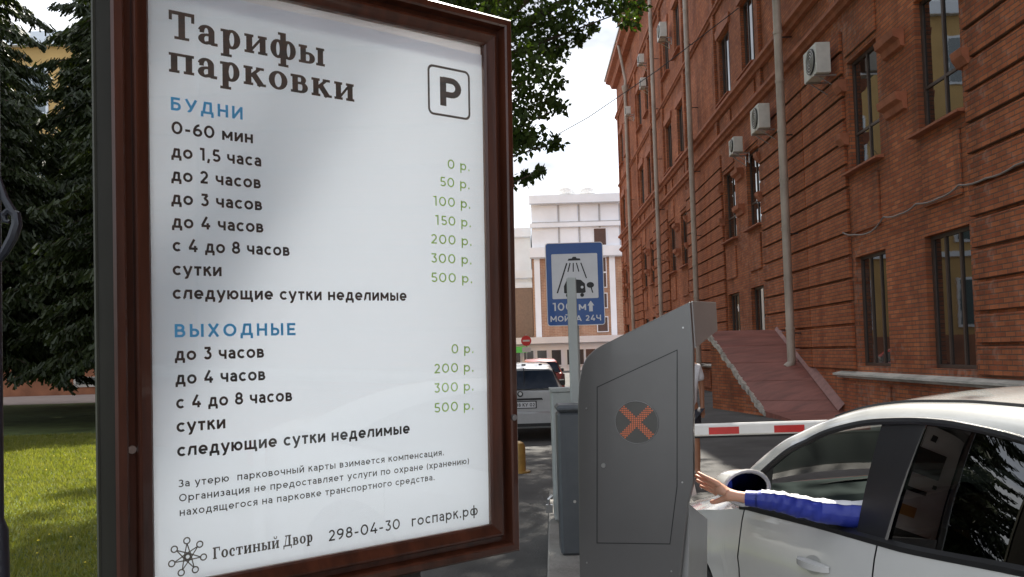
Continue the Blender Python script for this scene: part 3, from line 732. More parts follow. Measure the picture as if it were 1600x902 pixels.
hang = [(-0.66, 8.58, 5.07, 0.31), (-0.44, 9.07, 5.23, 0.3), (-0.17, 8.79, 5.08, 0.32), (0.09, 9.17, 5.15, 0.37), (0.29, 9.2, 4.95, 0.33), (0.07, 8.3, 4.38, 0.3), (0.34, 8.22, 4.29, 0.23), (0.55, 9.54, 5.2, 0.31), (0.19, 8.61, 4.16, 0.25), (0.06, 8.57, 3.9, 0.25), (0.39, 9.79, 4.4, 0.18), (0.65, 8.95, 5.11, 0.23), (1.05, 9.54, 5.46, 0.18), (1.22, 8.96, 5.18, 0.18), (1.42, 9.22, 5.26, 0.11), (1.23, 8.44, 4.82, 0.09), (0.8, 9.22, 4.95, 0.09), (0.56, 9.59, 4.58, 0.11), (0.56, 9.04, 4.16, 0.08), (0.3, 9.39, 3.94, 0.15), (0.52, 9.27, 3.85, 0.09), (0.08, 8.3, 3.61, 0.16), (0.03, 9.41, 3.47, 0.08), (0.18, 9.15, 3.46, 0.08), (0.31, 8.68, 3.42, 0.05), (0.14, 8.25, 3.72, 0.16), (0.98, 9.58, 5.19, 0.07), (-0.55, 8.96, 5.49, 0.32), (0.11, 9.35, 5.64, 0.41), (0.82, 9.61, 5.8, 0.38), (0.57, 9.34, 4.85, 0.14),
 (-.3, 9.3, 4.9, .3), (-.2, 8.2, 4.7, .3), (-.5, 9.0, 4.5, .3), (-.1, 9.6, 4.5, .3), (-.2, 9.2, 3.9, .28), (-.35, 8.8, 3.5, .3)]
def decid(name, base, h, cen, rad, ncl, per, size, label, extra=None, cut=None, seed=1):
    rs = np.random.default_rng(seed)
    root = empty(name, base, 0, label, 'tree', 'deciduous trees on the lawn side of the street')
    pts = rs.normal(size=(ncl*3, 3)); pts /= np.linalg.norm(pts, axis=1)[:, None]; pts *= (rs.random(len(pts))**.4)[:, None]
    pts = pts*np.array(rad)+np.array(cen)
    if cut is not None: pts = pts[cut(pts)]
    pts = pts[:ncl]; R_ = .38+.35*rs.random(len(pts))
    Vs, Fs = leaves(pts-np.array(base), R_, per, size)
    if extra:
        e_ = np.array(extra); V2, F2 = [], []
        vol = np.maximum(12, (np.array(e_[:, 3])*950).astype(int)); off = 0
        for q, nn in zip(e_, vol):
            v, f = leaves((q[None, :3]-np.array(base)), [q[3]*1.15], int(nn), .066); V2.append(v); F2.append(f+off); off += len(v)
        V2 = np.concatenate(V2); F2 = np.concatenate(F2); Fs = np.concatenate([Fs, F2+len(Vs)]); Vs = np.concatenate([Vs, V2])
    raw('crown', Vs, Fs, LEAF, root)
    m_ = MB(); tg = [tuple(p-np.array(base)) for p in pts[::3]]
    if extra: tg += [tuple(np.array(q[:3])-np.array(base)) for q in extra[::2]]
    random.seed(seed); limbs(m_, (0, 0, 0), h, tg, .22); m_.build('trunk', BARK, root, smooth=True)
    return root
def cut1(P):  # crown shaped for light: gap along the sun's path to the board
    d = np.array([.2, .98, 1.19]); d /= np.linalg.norm(d); q = P-np.array([.0, 3.0, 2.0]); r = q-(q@d)[:, None]*d
    return ((P[:, 2]-1.62 > .43*P[:, 1]+.25) | ((P[:, 0] < -.16*P[:, 1]-.2) & (P[:, 2] > 3.2))) & (np.linalg.norm(r, axis=1) > 1.3)
decid('deciduous_tree', (-1.6, 9.6, 0), 14, (-.6, 10.2, 9.2), (3.5, 4.6, 7.0), 270, 80, .13, 'leafy tree behind the tariff board with twigs hanging into the sky', hang, cut1, 4)
decid('deciduous_tree', (-2.4, 17.2, 0), 15, (0.2, 17.6, 11.5), (3.6, 3.8, 6.0), 240, 80, .15, 'second leafy tree, unseen behind the tariff board, added for its shade', None, lambda P: (P[:, 2]-1.62 > .43*P[:, 1]+.4) | ((P[:, 0] < -.14*P[:, 1]-.3) & (P[:, 2] > 4)), 9)  # unseen tree added so its crown shades the street
decid('deciduous_tree', (-6.2, 3.6, 0), 11, (-5.6, 4.2, 7.8), (3.6, 4.2, 3.0), 170, 85, .14, 'leafy tree out of view on the left that shades the kiosk', None, lambda P: (P[:, 2] > 5.0), 12)

decid('deciduous_tree', (-3.0, 26.0, 0), 18, (1.0, 24.5, 15.2), (4.0, 5.0, 4.2), 210, 80, .18, 'tall unseen leafy tree added far behind the board to shade the asphalt', None, lambda P: (P[:, 2]-1.62 > .43*P[:, 1]+.4) | ((P[:, 0] < -.14*P[:, 1]-.3) & (P[:, 2] > 4)), 15)  # added out of view, its crown casts dappled shade on the asphalt
NEEDLE = leaf_mat('spruce_needles', (0.012, 0.022, 0.009), (0.055, 0.072, 0.020), 0.12, 1.2)
def spruce(seed, H_=17.0, R0=4.3):
    rs = np.random.default_rng(seed)
    root = empty('spruce_tree')
    Vs, Fs, off = [], [], 0; tr = MB(); tr.tube([(0, 0, 0), (0, 0, H_*.5), (0, 0, H_)], [.26, .15, .02], 9)
    z = 1.9
    while z < H_-.4:
        t = (z-1.9)/(H_-1.9); R_ = R0*(1-t)**.8*(.8+.3*rs.random())
        nb = int(7+4*(1-t)); a0 = rs.random()*6.28
        for k in range(nb):
            a = a0+k*2*pi/nb+rs.normal()*.18; Lb = R_*(.65+.45*rs.random())
            s_ = np.linspace(.08, 1, int(6+Lb*7)); 
            bx = s_*Lb*np.cos(a); by = s_*Lb*np.sin(a); bz = z+.25*Lb*s_-.55*Lb*s_**2+.12*Lb*s_**4
            if rs.random() < .24: continue
            if Lb > .8: tr.tube([(bx[0], by[0], bz[0]), (bx[len(bx)//2], by[len(bx)//2], bz[len(bx)//2]), (bx[-1], by[-1], bz[-1])], [.035, .022, .006], 4, False)
            m = len(s_); per = 13
            cx = np.repeat(bx, per); cy = np.repeat(by, per); cz = np.repeat(bz, per); ss = np.repeat(s_, per)
            side = rs.normal(size=m*per)*.9
            dirn = np.stack([np.cos(a+side), np.sin(a+side), -.75-.6*rs.random(m*per)], 1); dirn /= np.linalg.norm(dirn, axis=1)[:, None]
            ln = (.20+.30*rs.random(m*per))*(.6+.6*(1-ss))
            p0 = np.stack([cx, cy, cz], 1)+rs.normal(size=(m*per, 3))*.05; p1 = p0+dirn*ln[:, None]
            b = np.cross(dirn, rs.normal(size=(m*per, 3))); b /= np.linalg.norm(b, axis=1)[:, None]; w_ = .022+.012*rs.random(m*per)
            V = np.stack([p0-b*w_[:, None]*.5, p0+b*w_[:, None]*.5, p1+b*w_[:, None], p1-b*w_[:, None]], 1).reshape(-1, 3)
            Vs.append(V); Fs.append(np.arange(len(V)).reshape(-1, 4)+off); off += len(V)
        z += .26+.2*t+.1*rs.random()
    raw('crown', np.concatenate(Vs), np.concatenate(Fs), NEEDLE, root)
    tr.build('trunk', BARK, root)
    return root
sp1 = spruce(21); sp2 = spruce(22, 15, 3.8)
spr = [(sp1, -15.9, 25.2, 0, 1.05, 'dark spruce with drooping branches nearest the left picture edge'),
       (sp2, -9.9, 24.6, 1.0, 1.1, 'dark spruce standing right beside the board frame on the lawn'),
       (sp1, -23.2, 37.0, 2.2, 1.1, 'tall dark spruce farther back between the two nearer spruces'),
       (sp2, -8.0, 30.5, 3.1, 1.1, 'dark spruce hidden behind the tariff board'),
       (sp2, -16.4, 36.5, 1.7, 1.35, 'tallest dark spruce filling the gap between the two second row spruces'),
       (sp1, -13.2, 30.5, 4.0, 1.25, 'big dark spruce in the second row just behind the board edge'),
       (sp1, -19.2, 31.5, 5.5, 1.25, 'big dark spruce in the second row at the left picture edge'),
       (sp2, -29.5, 36.5, 4.2, 1.15, 'farthest dark spruce at the left in front of the ochre building'),
       (sp1, -13.5, 12.5, 2.9, 1.0, 'dark spruce out of view on the left side of the lawn'),
       (sp2, -18.5, 17.0, 2.9, 1.0, 'second dark spruce out of view at the far left of the lawn'),
       (sp2, -15.8, 37.0, 5.2, 1.15, 'dark spruce in the back row just left of the board frame')]
used = set()
for pr, x, y, rz, sc, lab in spr:
    o = pr if pr.name not in used else copy_tree(pr); used.add(pr.name)
    o.location = (x, y, 0); o.rotation_euler = (0, 0, rz); o.scale = (sc, sc, sc); tag(o, lab, 'tree', 'spruces on the lawn')

# overhead wire
MB().tube([(6.9, 25.5, 11.55), (5.0, 28.5, 10.75), (3.0, 31.8, 10.15), (1.0, 35.2, 9.85), (-2.0, 40.5, 9.8), (-6.0, 47.5, 10.4), (-8.5, 52.4, 11.2)], .015, 5).build('overhead_wire', BLACK)
tag(bpy.data.objects['overhead_wire'], 'thin dark wire slung from the brick wall across the sky', 'wire')

# ------------------------------------------------------------------ tariff board
bo = Vector((-1.01113165, 2.46630796, 1.00845892)); be = Vector((0.7845962, 0.61996522, 0.00720617)); bu = Vector((0.01360371, -0.02883376, 0.99949165)); bn = be.cross(bu)
BD = empty('tariff_board', (0, 0, 0), 0, 'large brown framed board listing parking tariffs in Russian', 'notice board')
bo2 = bo - bu*1.0
BD.matrix_world = Matrix(((be.x, bu.x, bn.x, bo2.x), (be.y, bu.y, bn.y, bo2.y), (be.z, bu.z, bn.z, bo2.z), (0, 0, 0, 1)))
PW, PH = 1.16, 1.715
OFF = (0, 1.0, 0)
def ring(name, prof, mat, u0=0, v0=0, u1=PW, v1=PH, parent=BD, loc=OFF):
    m_ = MB()
    cs = [(u0, v0, -1, -1), (u1, v0, 1, -1), (u1, v1, 1, 1), (u0, v1, -1, 1)]; n_ = len(prof)
    for i in range(4):
        a, b = cs[i], cs[(i+1) % 4]
        V = [(a[0]+a[2]*p, a[1]+a[3]*p, z) for p, z in prof]+[(b[0]+b[2]*p, b[1]+b[3]*p, z) for p, z in prof]
        m_.add(V, [(j, j+1, j+1+n_, j+n_) for j in range(n_-1)])
    return m_.build(name, mat, parent, smooth=25, loc=loc)
ring('inner_moulding', [(0.0, -.02), (.0, .010), (.006, .017), (.010, .018), (.034, .030), (.040, .030), (.044, .026), (.046, .006)], FRAME)
ring('outer_moulding', [(.046, .006), (.066, .006), (.068, .018), (.072, .040), (.078, .045), (.098, .043), (.105, .036)], FRAME)
ring('cabinet_side', [(.105,.036), (.1068,.032), (.106,-.122), (.09,-.1225)], M('cabinet_dark', (.020,.018,.014), .75, spec=.15))
ring('back_trim', [(.104,-.1221), (.112,-.1222), (.112,-.142), (.085,-.1425)], M('trim_olive', (.05,.05,.035), .6))
# cabinet back: milky panel
MILK = translucent_mat('milky_acrylic', (.94, .94, .95), .85)
MB().box(-.09, PW+.09, -.09, PH+.09, -.125, -.120).build('back_panel', MILK, BD, loc=OFF)
PAPER = translucent_mat('poster_paper', (.88, .92, 1.0), .56)
# poster sheet whose top edge sags a little
N_ = 40; top = []
for i in range(N_+1):
    u = PW*i/N_; s_ = i/N_
    top.append((u, PH-.012-.020*s_-.012*sin(pi*min(1, s_*1.3))-.004*sin(9*s_)))
P = [[(u*0.996+.001, tv*j/6, 0.0) for j in range(7)] for u, tv in top]
pst = MB().grid([[(a, b+.001, c) for a, b, c in r] for r in P]).build('poster', PAPER, BD, loc=OFF)
MB().box(.002, PW-.002, PH-.075, PH-.002, -.012, -.008).build('backing_sheet', translucent_mat('backing', (.86, .84, .86), .8), BD, loc=OFF)
MB().box(-.004, PW+.004, -.004, PH+.004, .0035, .0065).build('cover_glass', CLEAR, BD, loc=OFF)
INK = M('ink_dark', (.040, .037, .037), .6, var=.05); INKB = M('ink_brown', (.105, .090, .080), .6, var=.05); BLUE = M('ink_blue', (.10, .50, .90), .6, var=.05); GREEN = M('ink_green', (.52, .80, .20), .6, var=.05)
ZT = .0008
lines = [("Тарифы", .0573, 1.5337, .4831, .080, INKB, SERIF, .18), ("парковки", .0561, 1.4375, .5867, .080, INKB, SERIF, .18),
 ("БУДНИ", .0619, 1.3298, .2077, .0372, BLUE, SANS, .19), ("0-60 мин", .0628, 1.2629, .2374, .0363, INK, SANS, .19), ("до 1,5 часа", .062, 1.1959, .2631, .0363, INK, SANS, .19),
 ("до 2 часов", .0612, 1.1296, .2609, .0363, INK, SANS, .19), ("до 3 часов", .0604, 1.0640, .2648, .0363, INK, SANS, .19), ("до 4 часов", .0614, .9975, .2669, .0363, INK, SANS, .19),
 ("с 4 до 8 часов", .0623, .9305, .3488, .0363, INK, SANS, .19), ("сутки", .0615, .8633, .1386, .0363, INK, SANS, .19), ("следующие сутки неделимые", .0607, .7960, .7656, .0363, INK, SANS, .19),
 ("ВЫХОДНЫЕ", .0647, .6880, .3637, .0372, BLUE, SANS, .19), ("до 3 часов", .0648, .6225, .2602, .0363, INK, SANS, .19), ("до 4 часов", .0657, .555, .2623, .0363, INK, SANS, .19),
 ("с 4 до 8 часов", .0666, .4868, .3463, .0363, INK, SANS, .19), ("сутки", .0667, .4205, .1388, .0363, INK, SANS, .19), ("следующие сутки неделимые", .0677, .3520, .7632, .0363, INK, SANS, .19),
 ("За утерю  парковочный карты взимается компенсация.", .0691, .2650, .8982, .0220, INK, SANS, .14), ("Организация не предоставляет услуги по охране (хранению)", .0704, .2245, 1.0028, .0220, INK, SANS, .14),
 ("находящегося на парковке транспортного средства.", .0716, .1843, .8559, .0220, INK, SANS, .14),
 ("Гостиный Двор", .1641, .0470, .3112, .034, INKB, SERIF, .18), ("298-04-30", .5281, .0390, .2601, .036, INK, SANS, .14), ("госпарк.рф", .833, .0400, .2744, .036, INK, SANS, .14),
 ("0 р.", 1.0004, 1.2572, .0958, .0345, GREEN, SANS, .13), ("50 р.", .9673, 1.1930, .1277, .0345, GREEN, SANS, .13), ("100 р.", .9397, 1.1242, .1567, .0345, GREEN, SANS, .13), ("150 р.", .9463, 1.0585, .1516, .0345, GREEN, SANS, .13),
 ("200 р.", .9268, .9926, .1726, .0345, GREEN, SANS, .13), ("300 р.", .9256, .9267, .1725, .0345, GREEN, SANS, .13), ("500 р.", .9244, .8604, .1752, .0345, GREEN, SANS, .13),
 ("0 р.", 1.0044, .6129, .0959, .0345, GREEN, SANS, .13), ("200 р.", .9317, .5471, .1673, .0345, GREEN, SANS, .13), ("300 р.", .9305, .4805, .1672, .0345, GREEN, SANS, .13), ("500 р.", .9292, .4128, .1671, .0345, GREEN, SANS, .13)]
for (t, u0, v0, wd, cap, m_, fnt, sw) in lines:
    lettering('text_line', t, u0, v0, wd, cap, m_, pst, ZT, fnt, sw, track=(.10 if fnt is SERIF else .30 if t in ('БУДНИ', 'ВЫХОДНЫЕ') else .16))
# P symbol in a rounded square
def rrect(u0, v0, u1, v1, r, n=6):
    pts = []
    for cx, cy, a0 in ((u1-r, v1-r, 0), (u0+r, v1-r, 90), (u0+r, v0+r, 180), (u1-r, v0+r, 270)):
        for k in range(n+1):
            a = radians(a0+90*k/n); pts.append((cx+r*cos(a), cy+r*sin(a)))
    return pts
def band(m_, outer, inner, z):
    n_ = len(outer)
    m_.add([(x, y, z) for x, y in outer]+[(x, y, z) for x, y in inner], [(i, (i+1) % n_, (i+1) % n_+n_, i+n_) for i in range(n_)])
GREYI = M('ink_grey', (.16, .15, .145), .6)
m_ = MB(); band(m_, rrect(.924, 1.438, 1.102, 1.612, .022), rrect(.932, 1.446, 1.094, 1.604, .015), ZT); m_.build('parking_symbol_border', GREYI, pst)
lettering('parking_letter', 'Р', .975, 1.475, .086, .100, GREYI, pst, ZT, SANS, .21, 0)
# emblem: seven spokes ending in rings
m_ = MB(); cx, cy = .0925, .067
for k in range(7):
    a = radians(92+k*360/7); rr = .0455; q = (cx+rr*cos(a), cy+rr*sin(a))
    ang = [j*2*pi/14 for j in range(14)]
    band(m_, [(q[0]+.0105*cos(t), q[1]+.0105*sin(t)) for t in ang], [(q[0]+.0068*cos(t), q[1]+.0068*sin(t)) for t in ang], ZT+k*3e-5)
    for s_ in (-1, 1):
        p0 = (cx+.016*cos(a+s_*pi-s_*.9), cy+.016*sin(a+s_*pi-s_*.9)); p1 = (cx+.0385*cos(a), cy+.0385*sin(a))
        dx, dy = p1[0]-p0[0], p1[1]-p0[1]; l_ = sqrt(dx*dx+dy*dy); nx, ny = -dy/l_*.0016, dx/l_*.0016; zz = ZT+.0003+(k*2+(s_ > 0))*2e-5
        m_.add([(p0[0]-nx, p0[1]-ny, zz), (p1[0]-nx, p1[1]-ny, zz), (p1[0]+nx, p1[1]+ny, zz), (p0[0]+nx, p0[1]+ny, zz)], [(0, 1, 2, 3)])
ang = [j*2*pi/14 for j in range(14)]
band(m_, [(cx+.010*cos(t), cy+.010*sin(t)) for t in ang], [(cx+.0055*cos(t), cy+.0055*sin(t)) for t in ang], ZT+.0007)
me = bpy.data.meshes.new('emblem'); me.from_pydata(m_.v, [], m_.f); me.update(); link('emblem', me, INKB, pst)
# locks and legs
for (u, v, zz) in ((1.2475-.008, .378, .045), (-.056, .385, .006)):
    lk = MB().tube([(u, v, zz), (u, v, zz+.008)], .011, 14).tube([(u, v, zz+.008), (u, v, zz+.0095)], .006, 10).build('lock', STEEL, BD, loc=OFF)
for u in (.22, .80):
    MB().cbox(u-.07, u+.07, -1.02, -.1, -.11, .0, .006).build('leg', M('dark_leg', (.03, .02, .018), .5), BD, loc=OFF)
MB().cbox(.1, .92, -1.04, -.985, -.25, .14, .008).build('base_plate', CONC, BD, loc=OFF)

# ------------------------------------------------------------------ ornate lamp post at the left edge
LP = empty('lamp_post', (-2.345, 4.0, 0), 0, 'dark wrought iron lamp post with a scroll at the left picture edge', 'lamp post')
IRON = M('wrought_iron', (.022, .026, .038), .35, var=.2)
MB().tube([(0,0,0),(0,0,.25),(0,0,.3),(0,0,.9),(0,0,.95),(0,0,4.2)], [.09,.09,.06,.05,.032,.026], 12).build('pole', IRON, LP, smooth=True)
sc_ = MB()
def scroll(s_):
    pts = [(s_*(.02), 0, 2.12), (s_*.05, 0, 2.16), (s_*.085, 0, 2.22), (s_*.105, 0, 2.28), (s_*.10, 0, 2.325), (s_*.07, 0, 2.345), (s_*.045, 0, 2.325), (s_*.05, 0, 2.295), (s_*.07, 0, 2.29)]
    sc_.tube(pts, [.018, .022, .024, .024, .022, .02, .017, .014, .010], 8)
    sc_.tube([(s_*.09, 0, 2.33), (s_*.05, 0, 2.40), (s_*.02, 0, 2.50)], [.02, .018, .012], 8)
scroll(1); scroll(-1); sc_.build('scroll', IRON, LP, smooth=True)
lan = MB().tube([(0,0,4.2),(0,0,4.28),(0,0,4.34)], [.03,.12,.13], 6); lan.build('lantern_base', IRON, LP)
MB().tube([(0,0,4.341),(0,0,4.7)], [.11,.16], 6).build('lantern_glass', translucent_mat('opal', (.8,.8,.75), .5), LP)
MB().tube([(0,0,4.701),(0,0,4.78),(0,0,4.95)], [.19,.1,.01], 6).build('lantern_cap', IRON, LP)

# ------------------------------------------------------------------ traffic island
ISL = MB().prism([(.22, 2.2), (1.55, 2.2), (1.75, 5.2), (1.75, 9.9), (.36, 9.9), (.18, 5.9)], 'z', 0.0, .115).build('traffic_island', M('island_concrete', (.24, .23, .21), .85, var=.35, scale=2.0, bump=.5, bscale=40), bevel=.012)
ISL['kind'] = 'structure'

# ------------------------------------------------------------------ payment kiosk
GREY = M('kiosk_grey', (.168, .165, .163), .34, metal=.6, var=.06, scale=2.0, coat=.25, bump=.02, bscale=300)
LGREY = M('kiosk_light_grey', (.30, .30, .295), .35, metal=.2, var=.05, coat=.3)
KS = empty('payment_kiosk', (.264, 3.48, .115), -radians(30), 'grey metal parking terminal with a red lit cross on its side', 'kiosk')
# local: x = towards the car, y = away from the camera, z up
def kz(z): return z-.115
prof = [(-.05, .0), (-.023, 1.245), (-.018, 1.42), (-.010, 1.50), (.004, 1.56), (.026, 1.600), (.060, 1.628), (.094, 1.645), (.455, 1.795), (.460, 1.62), (.441, 1.128), (.416, 1.045), (.378, .78), (.36, .0)]
prof_w = prof
MB().prism([(x, max(0.0, kz(z))) for x, z in prof], 'y', 0, .022).build('near_side_panel', GREY, KS, bevel=.004)
# body behind the side panel, front set back
def setback(d, c=0.0):
    r = []
    for x, z in prof:
        x2 = x-d if x > .3 else x+.004
        if x > .3 and z > 1.7: z = 1.645+(x2-.094)/.361*.15
        r.append((x2, z-c if z > .1 else z))
    return r
body = setback(.16, .004)
MB().prism([(x, max(0.0, kz(z))) for x, z in body], 'y', .0221, .295).build('body', GREY, KS, bevel=.01)
MB().prism([(x, max(0.0, kz(z))) for x, z in setback(.115, .001)], 'y', .2951, .31).build('far_side_panel', GREY, KS, bevel=.004)
def kpoly(name, V, Fs_, mat, bevel=0): return MB().add([(x, y, kz(z)) for x, y, z in V], Fs_).build(name, mat, KS, bevel=bevel)
BX = [(0,3,2,1),(4,5,6,7),(0,1,5,4),(1,2,6,5),(2,3,7,6),(3,0,4,7)]
# hood: near edge flush with the panel, far edge flared out towards the driver
hx0, hx1 = .452, .459
kpoly('hood', [(.22, .024, 1.60), (.462, .0235, 1.622), (.459, .318, 1.69), (.22, .318, 1.62), (.22, .024, 1.68), (.457, .0235, 1.799), (.457, .318, 1.806), (.22, .318, 1.66)], BX, LGREY, .004)
# flared base
kpoly('base_skirt', [(.22, .024, .13), (.362, .0235, .13), (.350, .318, .13), (.22, .318, .13), (.26, .024, 1.00), (.418, .0235, 1.048), (.387, .318, .94), (.26, .318, .92)], BX, LGREY, .004)
# front: pale curved face with screen, slots
FRONTW = M('kiosk_front_white', (.85, .85, .83), .4, coat=.4)
ff = [[(.355-.035*sin(pi*t), .03+.26*s_, kz(1.04+.58*t)) for s_ in (0, .5, 1)] for t in [k/8 for k in range(9)]]
fp = MB().grid(ff).build('front_face', FRONTW, KS, smooth=True)
def on_front(name, s0, s1, t0, t1, mat, out=.006):
    mm = MB(); f_ = lambda s_, t, o_: (.355-.035*sin(pi*t)+o_, .03+.26*s_, kz(1.04+.58*t))
    V = [f_(s0, t0, -.004), f_(s1, t0, -.004), f_(s1, t1, -.004), f_(s0, t1, -.004), f_(s0, t0, out), f_(s1, t0, out), f_(s1, t1, out), f_(s0, t1, out)]
    return mm.add(V, BX).build(name, mat, KS)
SCR = M('screen', (.03, .045, .05), .08, spec=.9)
on_front('screen', .22, .78, .55, .80, SCR); on_front('card_slot', .3, .7, .36, .40, BLACK); on_front('button', .2, .26, .45, .49, BLACK); on_front('ticket_outlet', .35, .75, .12, .22, M('orange_outlet', (.55, .28, .06), .5)); on_front('camera_lens', .46, .54, .88, .93, BLACK)
# engraved door outline on the side
dl = [(.069, 1.483), (.399, 1.618), (.379, 1.114), (.343, .900), (.046, .880)]
m_ = MB()
for i in range(5):
    a, b = Vector(dl[i]), Vector(dl[(i+1) % 5]); d = (b-a).normalized(); nn = Vector((-d.y, d.x))*.0016; zz = -.0006-i*.00005
    m_.add([((a-d*.0016-nn).x, zz, kz((a-d*.0016-nn).y)), ((b+d*.0016-nn).x, zz, kz((b+d*.0016-nn).y)), ((b+d*.0016+nn).x, zz, kz((b+d*.0016+nn).y)), ((a-d*.0016+nn).x, zz, kz((a-d*.0016+nn).y))], [(0, 1, 2, 3)])
m_.build('door_gap', BLACK, KS)
for (lx, lz) in ((.085, 1.18),): MB().tube([(lx, -.0005, kz(lz)), (lx, -.004, kz(lz))], .009, 14).build('door_lock', STEEL, KS)
for (lx, lz) in ((.02, 1.40), (.425, 1.70), (.40, 1.13), (.345, .80), (.0, .80)): MB().tube([(lx, -.0004, kz(lz)), (lx, -.002, kz(lz))], .0035, 8).build('screw', STEEL, KS)
# signal disc and LED cross
cx, cz = .228, kz(1.349)
disc = MB().add([(cx+.086*cos(t), -.0012, cz+.079*sin(t)) for t in [k*2*pi/40 for k in range(40)]], [tuple(range(40))]).build('signal_disc', M('signal_disc', (.085, .085, .08), .22, coat=.5), KS)
rg = MB(); rg.tube([(cx+.087*cos(t), -.002, cz+.080*sin(t)) for t in [k*2*pi/48 for k in range(49)]], .0013, 5, False); rg.build('rim', M('rim_grey', (.30,.30,.30), .3, metal=.6), disc)
LED = M('led_red', (.46, .13, .06), .4, emit=((1.0, .25, .10), .08), var=.15, scale=60)
lm = MB(); st = .0074
for i in range(-13, 14):
    for j in range(-13, 14):
        x, z = i*st, j*st; a = (x+z)*.7071; b = (x-z)*.7071
        if (abs(a) < .0155 or abs(b) < .0155) and max(abs(a), abs(b)) < .0825 and x < .066+.0 and abs(z) < .074 and (i+j) % 2 == 0 or (abs(a) < .0155 or abs(b) < .0155) and max(abs(a), abs(b)) < .078 and x < .066 and (i+j) % 2 == 1 and abs(z) < .07:
            s_ = .0024; lm.box(cx+x*1.09-s_, cx+x*1.09+s_, -.0032, -.0014, cz+z-s_, cz+z+s_)
lc = lm.build('led_cross', LED, disc); lc['kind'] = 'stuff'; lc['label'] = 'red LED dots forming a cross'

# ------------------------------------------------------------------ barrier, cabinet, white post
DG = M('barrier_dark_grey', (.085, .095, .105), .45, metal=.3, var=.08); LG2 = M('cabinet_light_grey', (.36, .39, .38), .5, var=.06)
BA = empty('barrier', (.48, 6.7, .115), 0, 'car park barrier with a red and white boom lowered behind the kiosk', 'barrier')
MB().cbox(-.165, .165, -.09, .22, 0, 1.06, .02).build('housing', DG, BA); MB().cbox(-.17, .17, -.10, .23, 1.062, 1.115, .02).build('housing_lid', DG, BA)
MB().box(-.10, .12, -.094, -.0905, .35, .95).build('service_door', DG, BA)
MB().tube([(-.055, -.0905, .40), (-.055, -.0985, .40)], .011, 12).build('door_lock', STEEL, BA)
MB().tube([(.12, -.092, .93), (.12, -.16, .93)], .05, 16).build('pivot', STEEL, BA)
zb = .90
MB().cbox(.10, 4.6, -.185, -.13, zb-.038, zb+.052, .012).build('boom', M('boom_white', (.78,.79,.78), .35, coat=.3, var=.04), BA)
REDS = M('reflective_red', (.55, .03, .03), .35)
for x in (.455, .94, 1.42, 1.905, 2.385, 2.865, 3.345, 3.825, 4.3):
    MB().box(x, x+.222, -.1885, -.186, zb-.026, zb+.026).build('red_stripe', REDS, BA)
MB().box(.12, 4.55, -.175, -.14, zb-.052, zb-.039).build('rubber_edge', RUBBER, BA)
CA = empty('control_cabinet', (.44, 7.9, .115), 0, 'pale grey steel cabinet behind the dark barrier housing', 'cabinet')
MB().cbox(-.11, .20, 0, .3, .02, 1.16, .012).build('body', LG2, CA); MB().box(-.12, .21, -.012, .31, 1.161, 1.19).build('lid', LG2, CA); MB().box(-.09, .18, -.006, -.001, .1, 1.1).build('door', LG2, CA)
MB().tube([(-.135, -.02, .22), (-.135, -.05, .25), (-.165, -.05, .22), (-.16, -.02, .16)], .012, 8).box(-.19, -.13, -.06, -.02, .10, .17).build('padlock', STEEL, CA)
tag(MB().cbox(-.037, .037, -.037, .037, 0, 2.12, .006).build('grey_post', LG2, None, loc=(.497, 7.25, .115)), 'slim pale grey square post standing in front of the blue sign', 'post')

# ------------------------------------------------------------------ blue car wash sign
SG = empty('road_sign', (.655, 9.0, .0), radians(0), 'blue car wash road sign on a pole behind the pale post', 'road sign')
SBLUE = M('sign_blue', (.004, .065, .26), .35, var=.06, coat=.2); SWHITE = M('sign_white', (.62, .63, .65), .4, var=.04); SBLACK = M('sign_black', (.015, .015, .015), .5)
def place_sign(z): return z
z0, z1 = 1.895, 2.745
def slab(name, pts, y0, y1, mat, par): return MB().prism(pts, 'y', y0, y1).build(name, mat, par)
plate = slab('plate', rrect(-.295, z0, .295, z1, .03), 0, .012, SBLUE, SG)
m_ = MB(); band(m_, rrect(-.295, z0, .295, z1, .03), rrect(-.288, z0+.007, .288, z1-.007, .025), 0)
MB().add([(a, -.0010, b) for a, b, c in m_.v], m_.f).build('border', SWHITE, plate)
slab('white_field', rrect(-.235, z0+.275, .235, z1-.115, .012), -.003, -.0011, SWHITE, plate)
yb = -.0042
pic = MB()
def pl(pts, k=0): pic.add([(x, yb-k*.0001, z) for x, z in pts], [tuple(range(len(pts)))])
zt = z1-.115
pl([(-.07, zt-.07), (.065, zt-.07), (.055, zt-.05), (.025, zt-.048), (.015, zt-.032), (-.015, zt-.032), (-.025, zt-.048), (-.06, zt-.05)])
for (xa, za_, xb, zb_, w_) in ((-.078, zt-.095, -.185, zt-.40, .007), (.065, zt-.095, .118, zt-.255, .006), (-.045, zt-.095, -.07, zt-.185, .006), (-.012, zt-.095, -.015, zt-.185, .0055), (.02, zt-.095, .042, zt-.185, .0055)):
    dx, dz = xb-xa, zb_-za_; l_ = sqrt(dx*dx+dz*dz); nx, nz_ = -dz/l_*w_, dx/l_*w_
    pl([(xa-nx, za_-nz_), (xb-nx, zb_-nz_), (xb+nx, zb_+nz_), (xa+nx, za_+nz_)], 1)
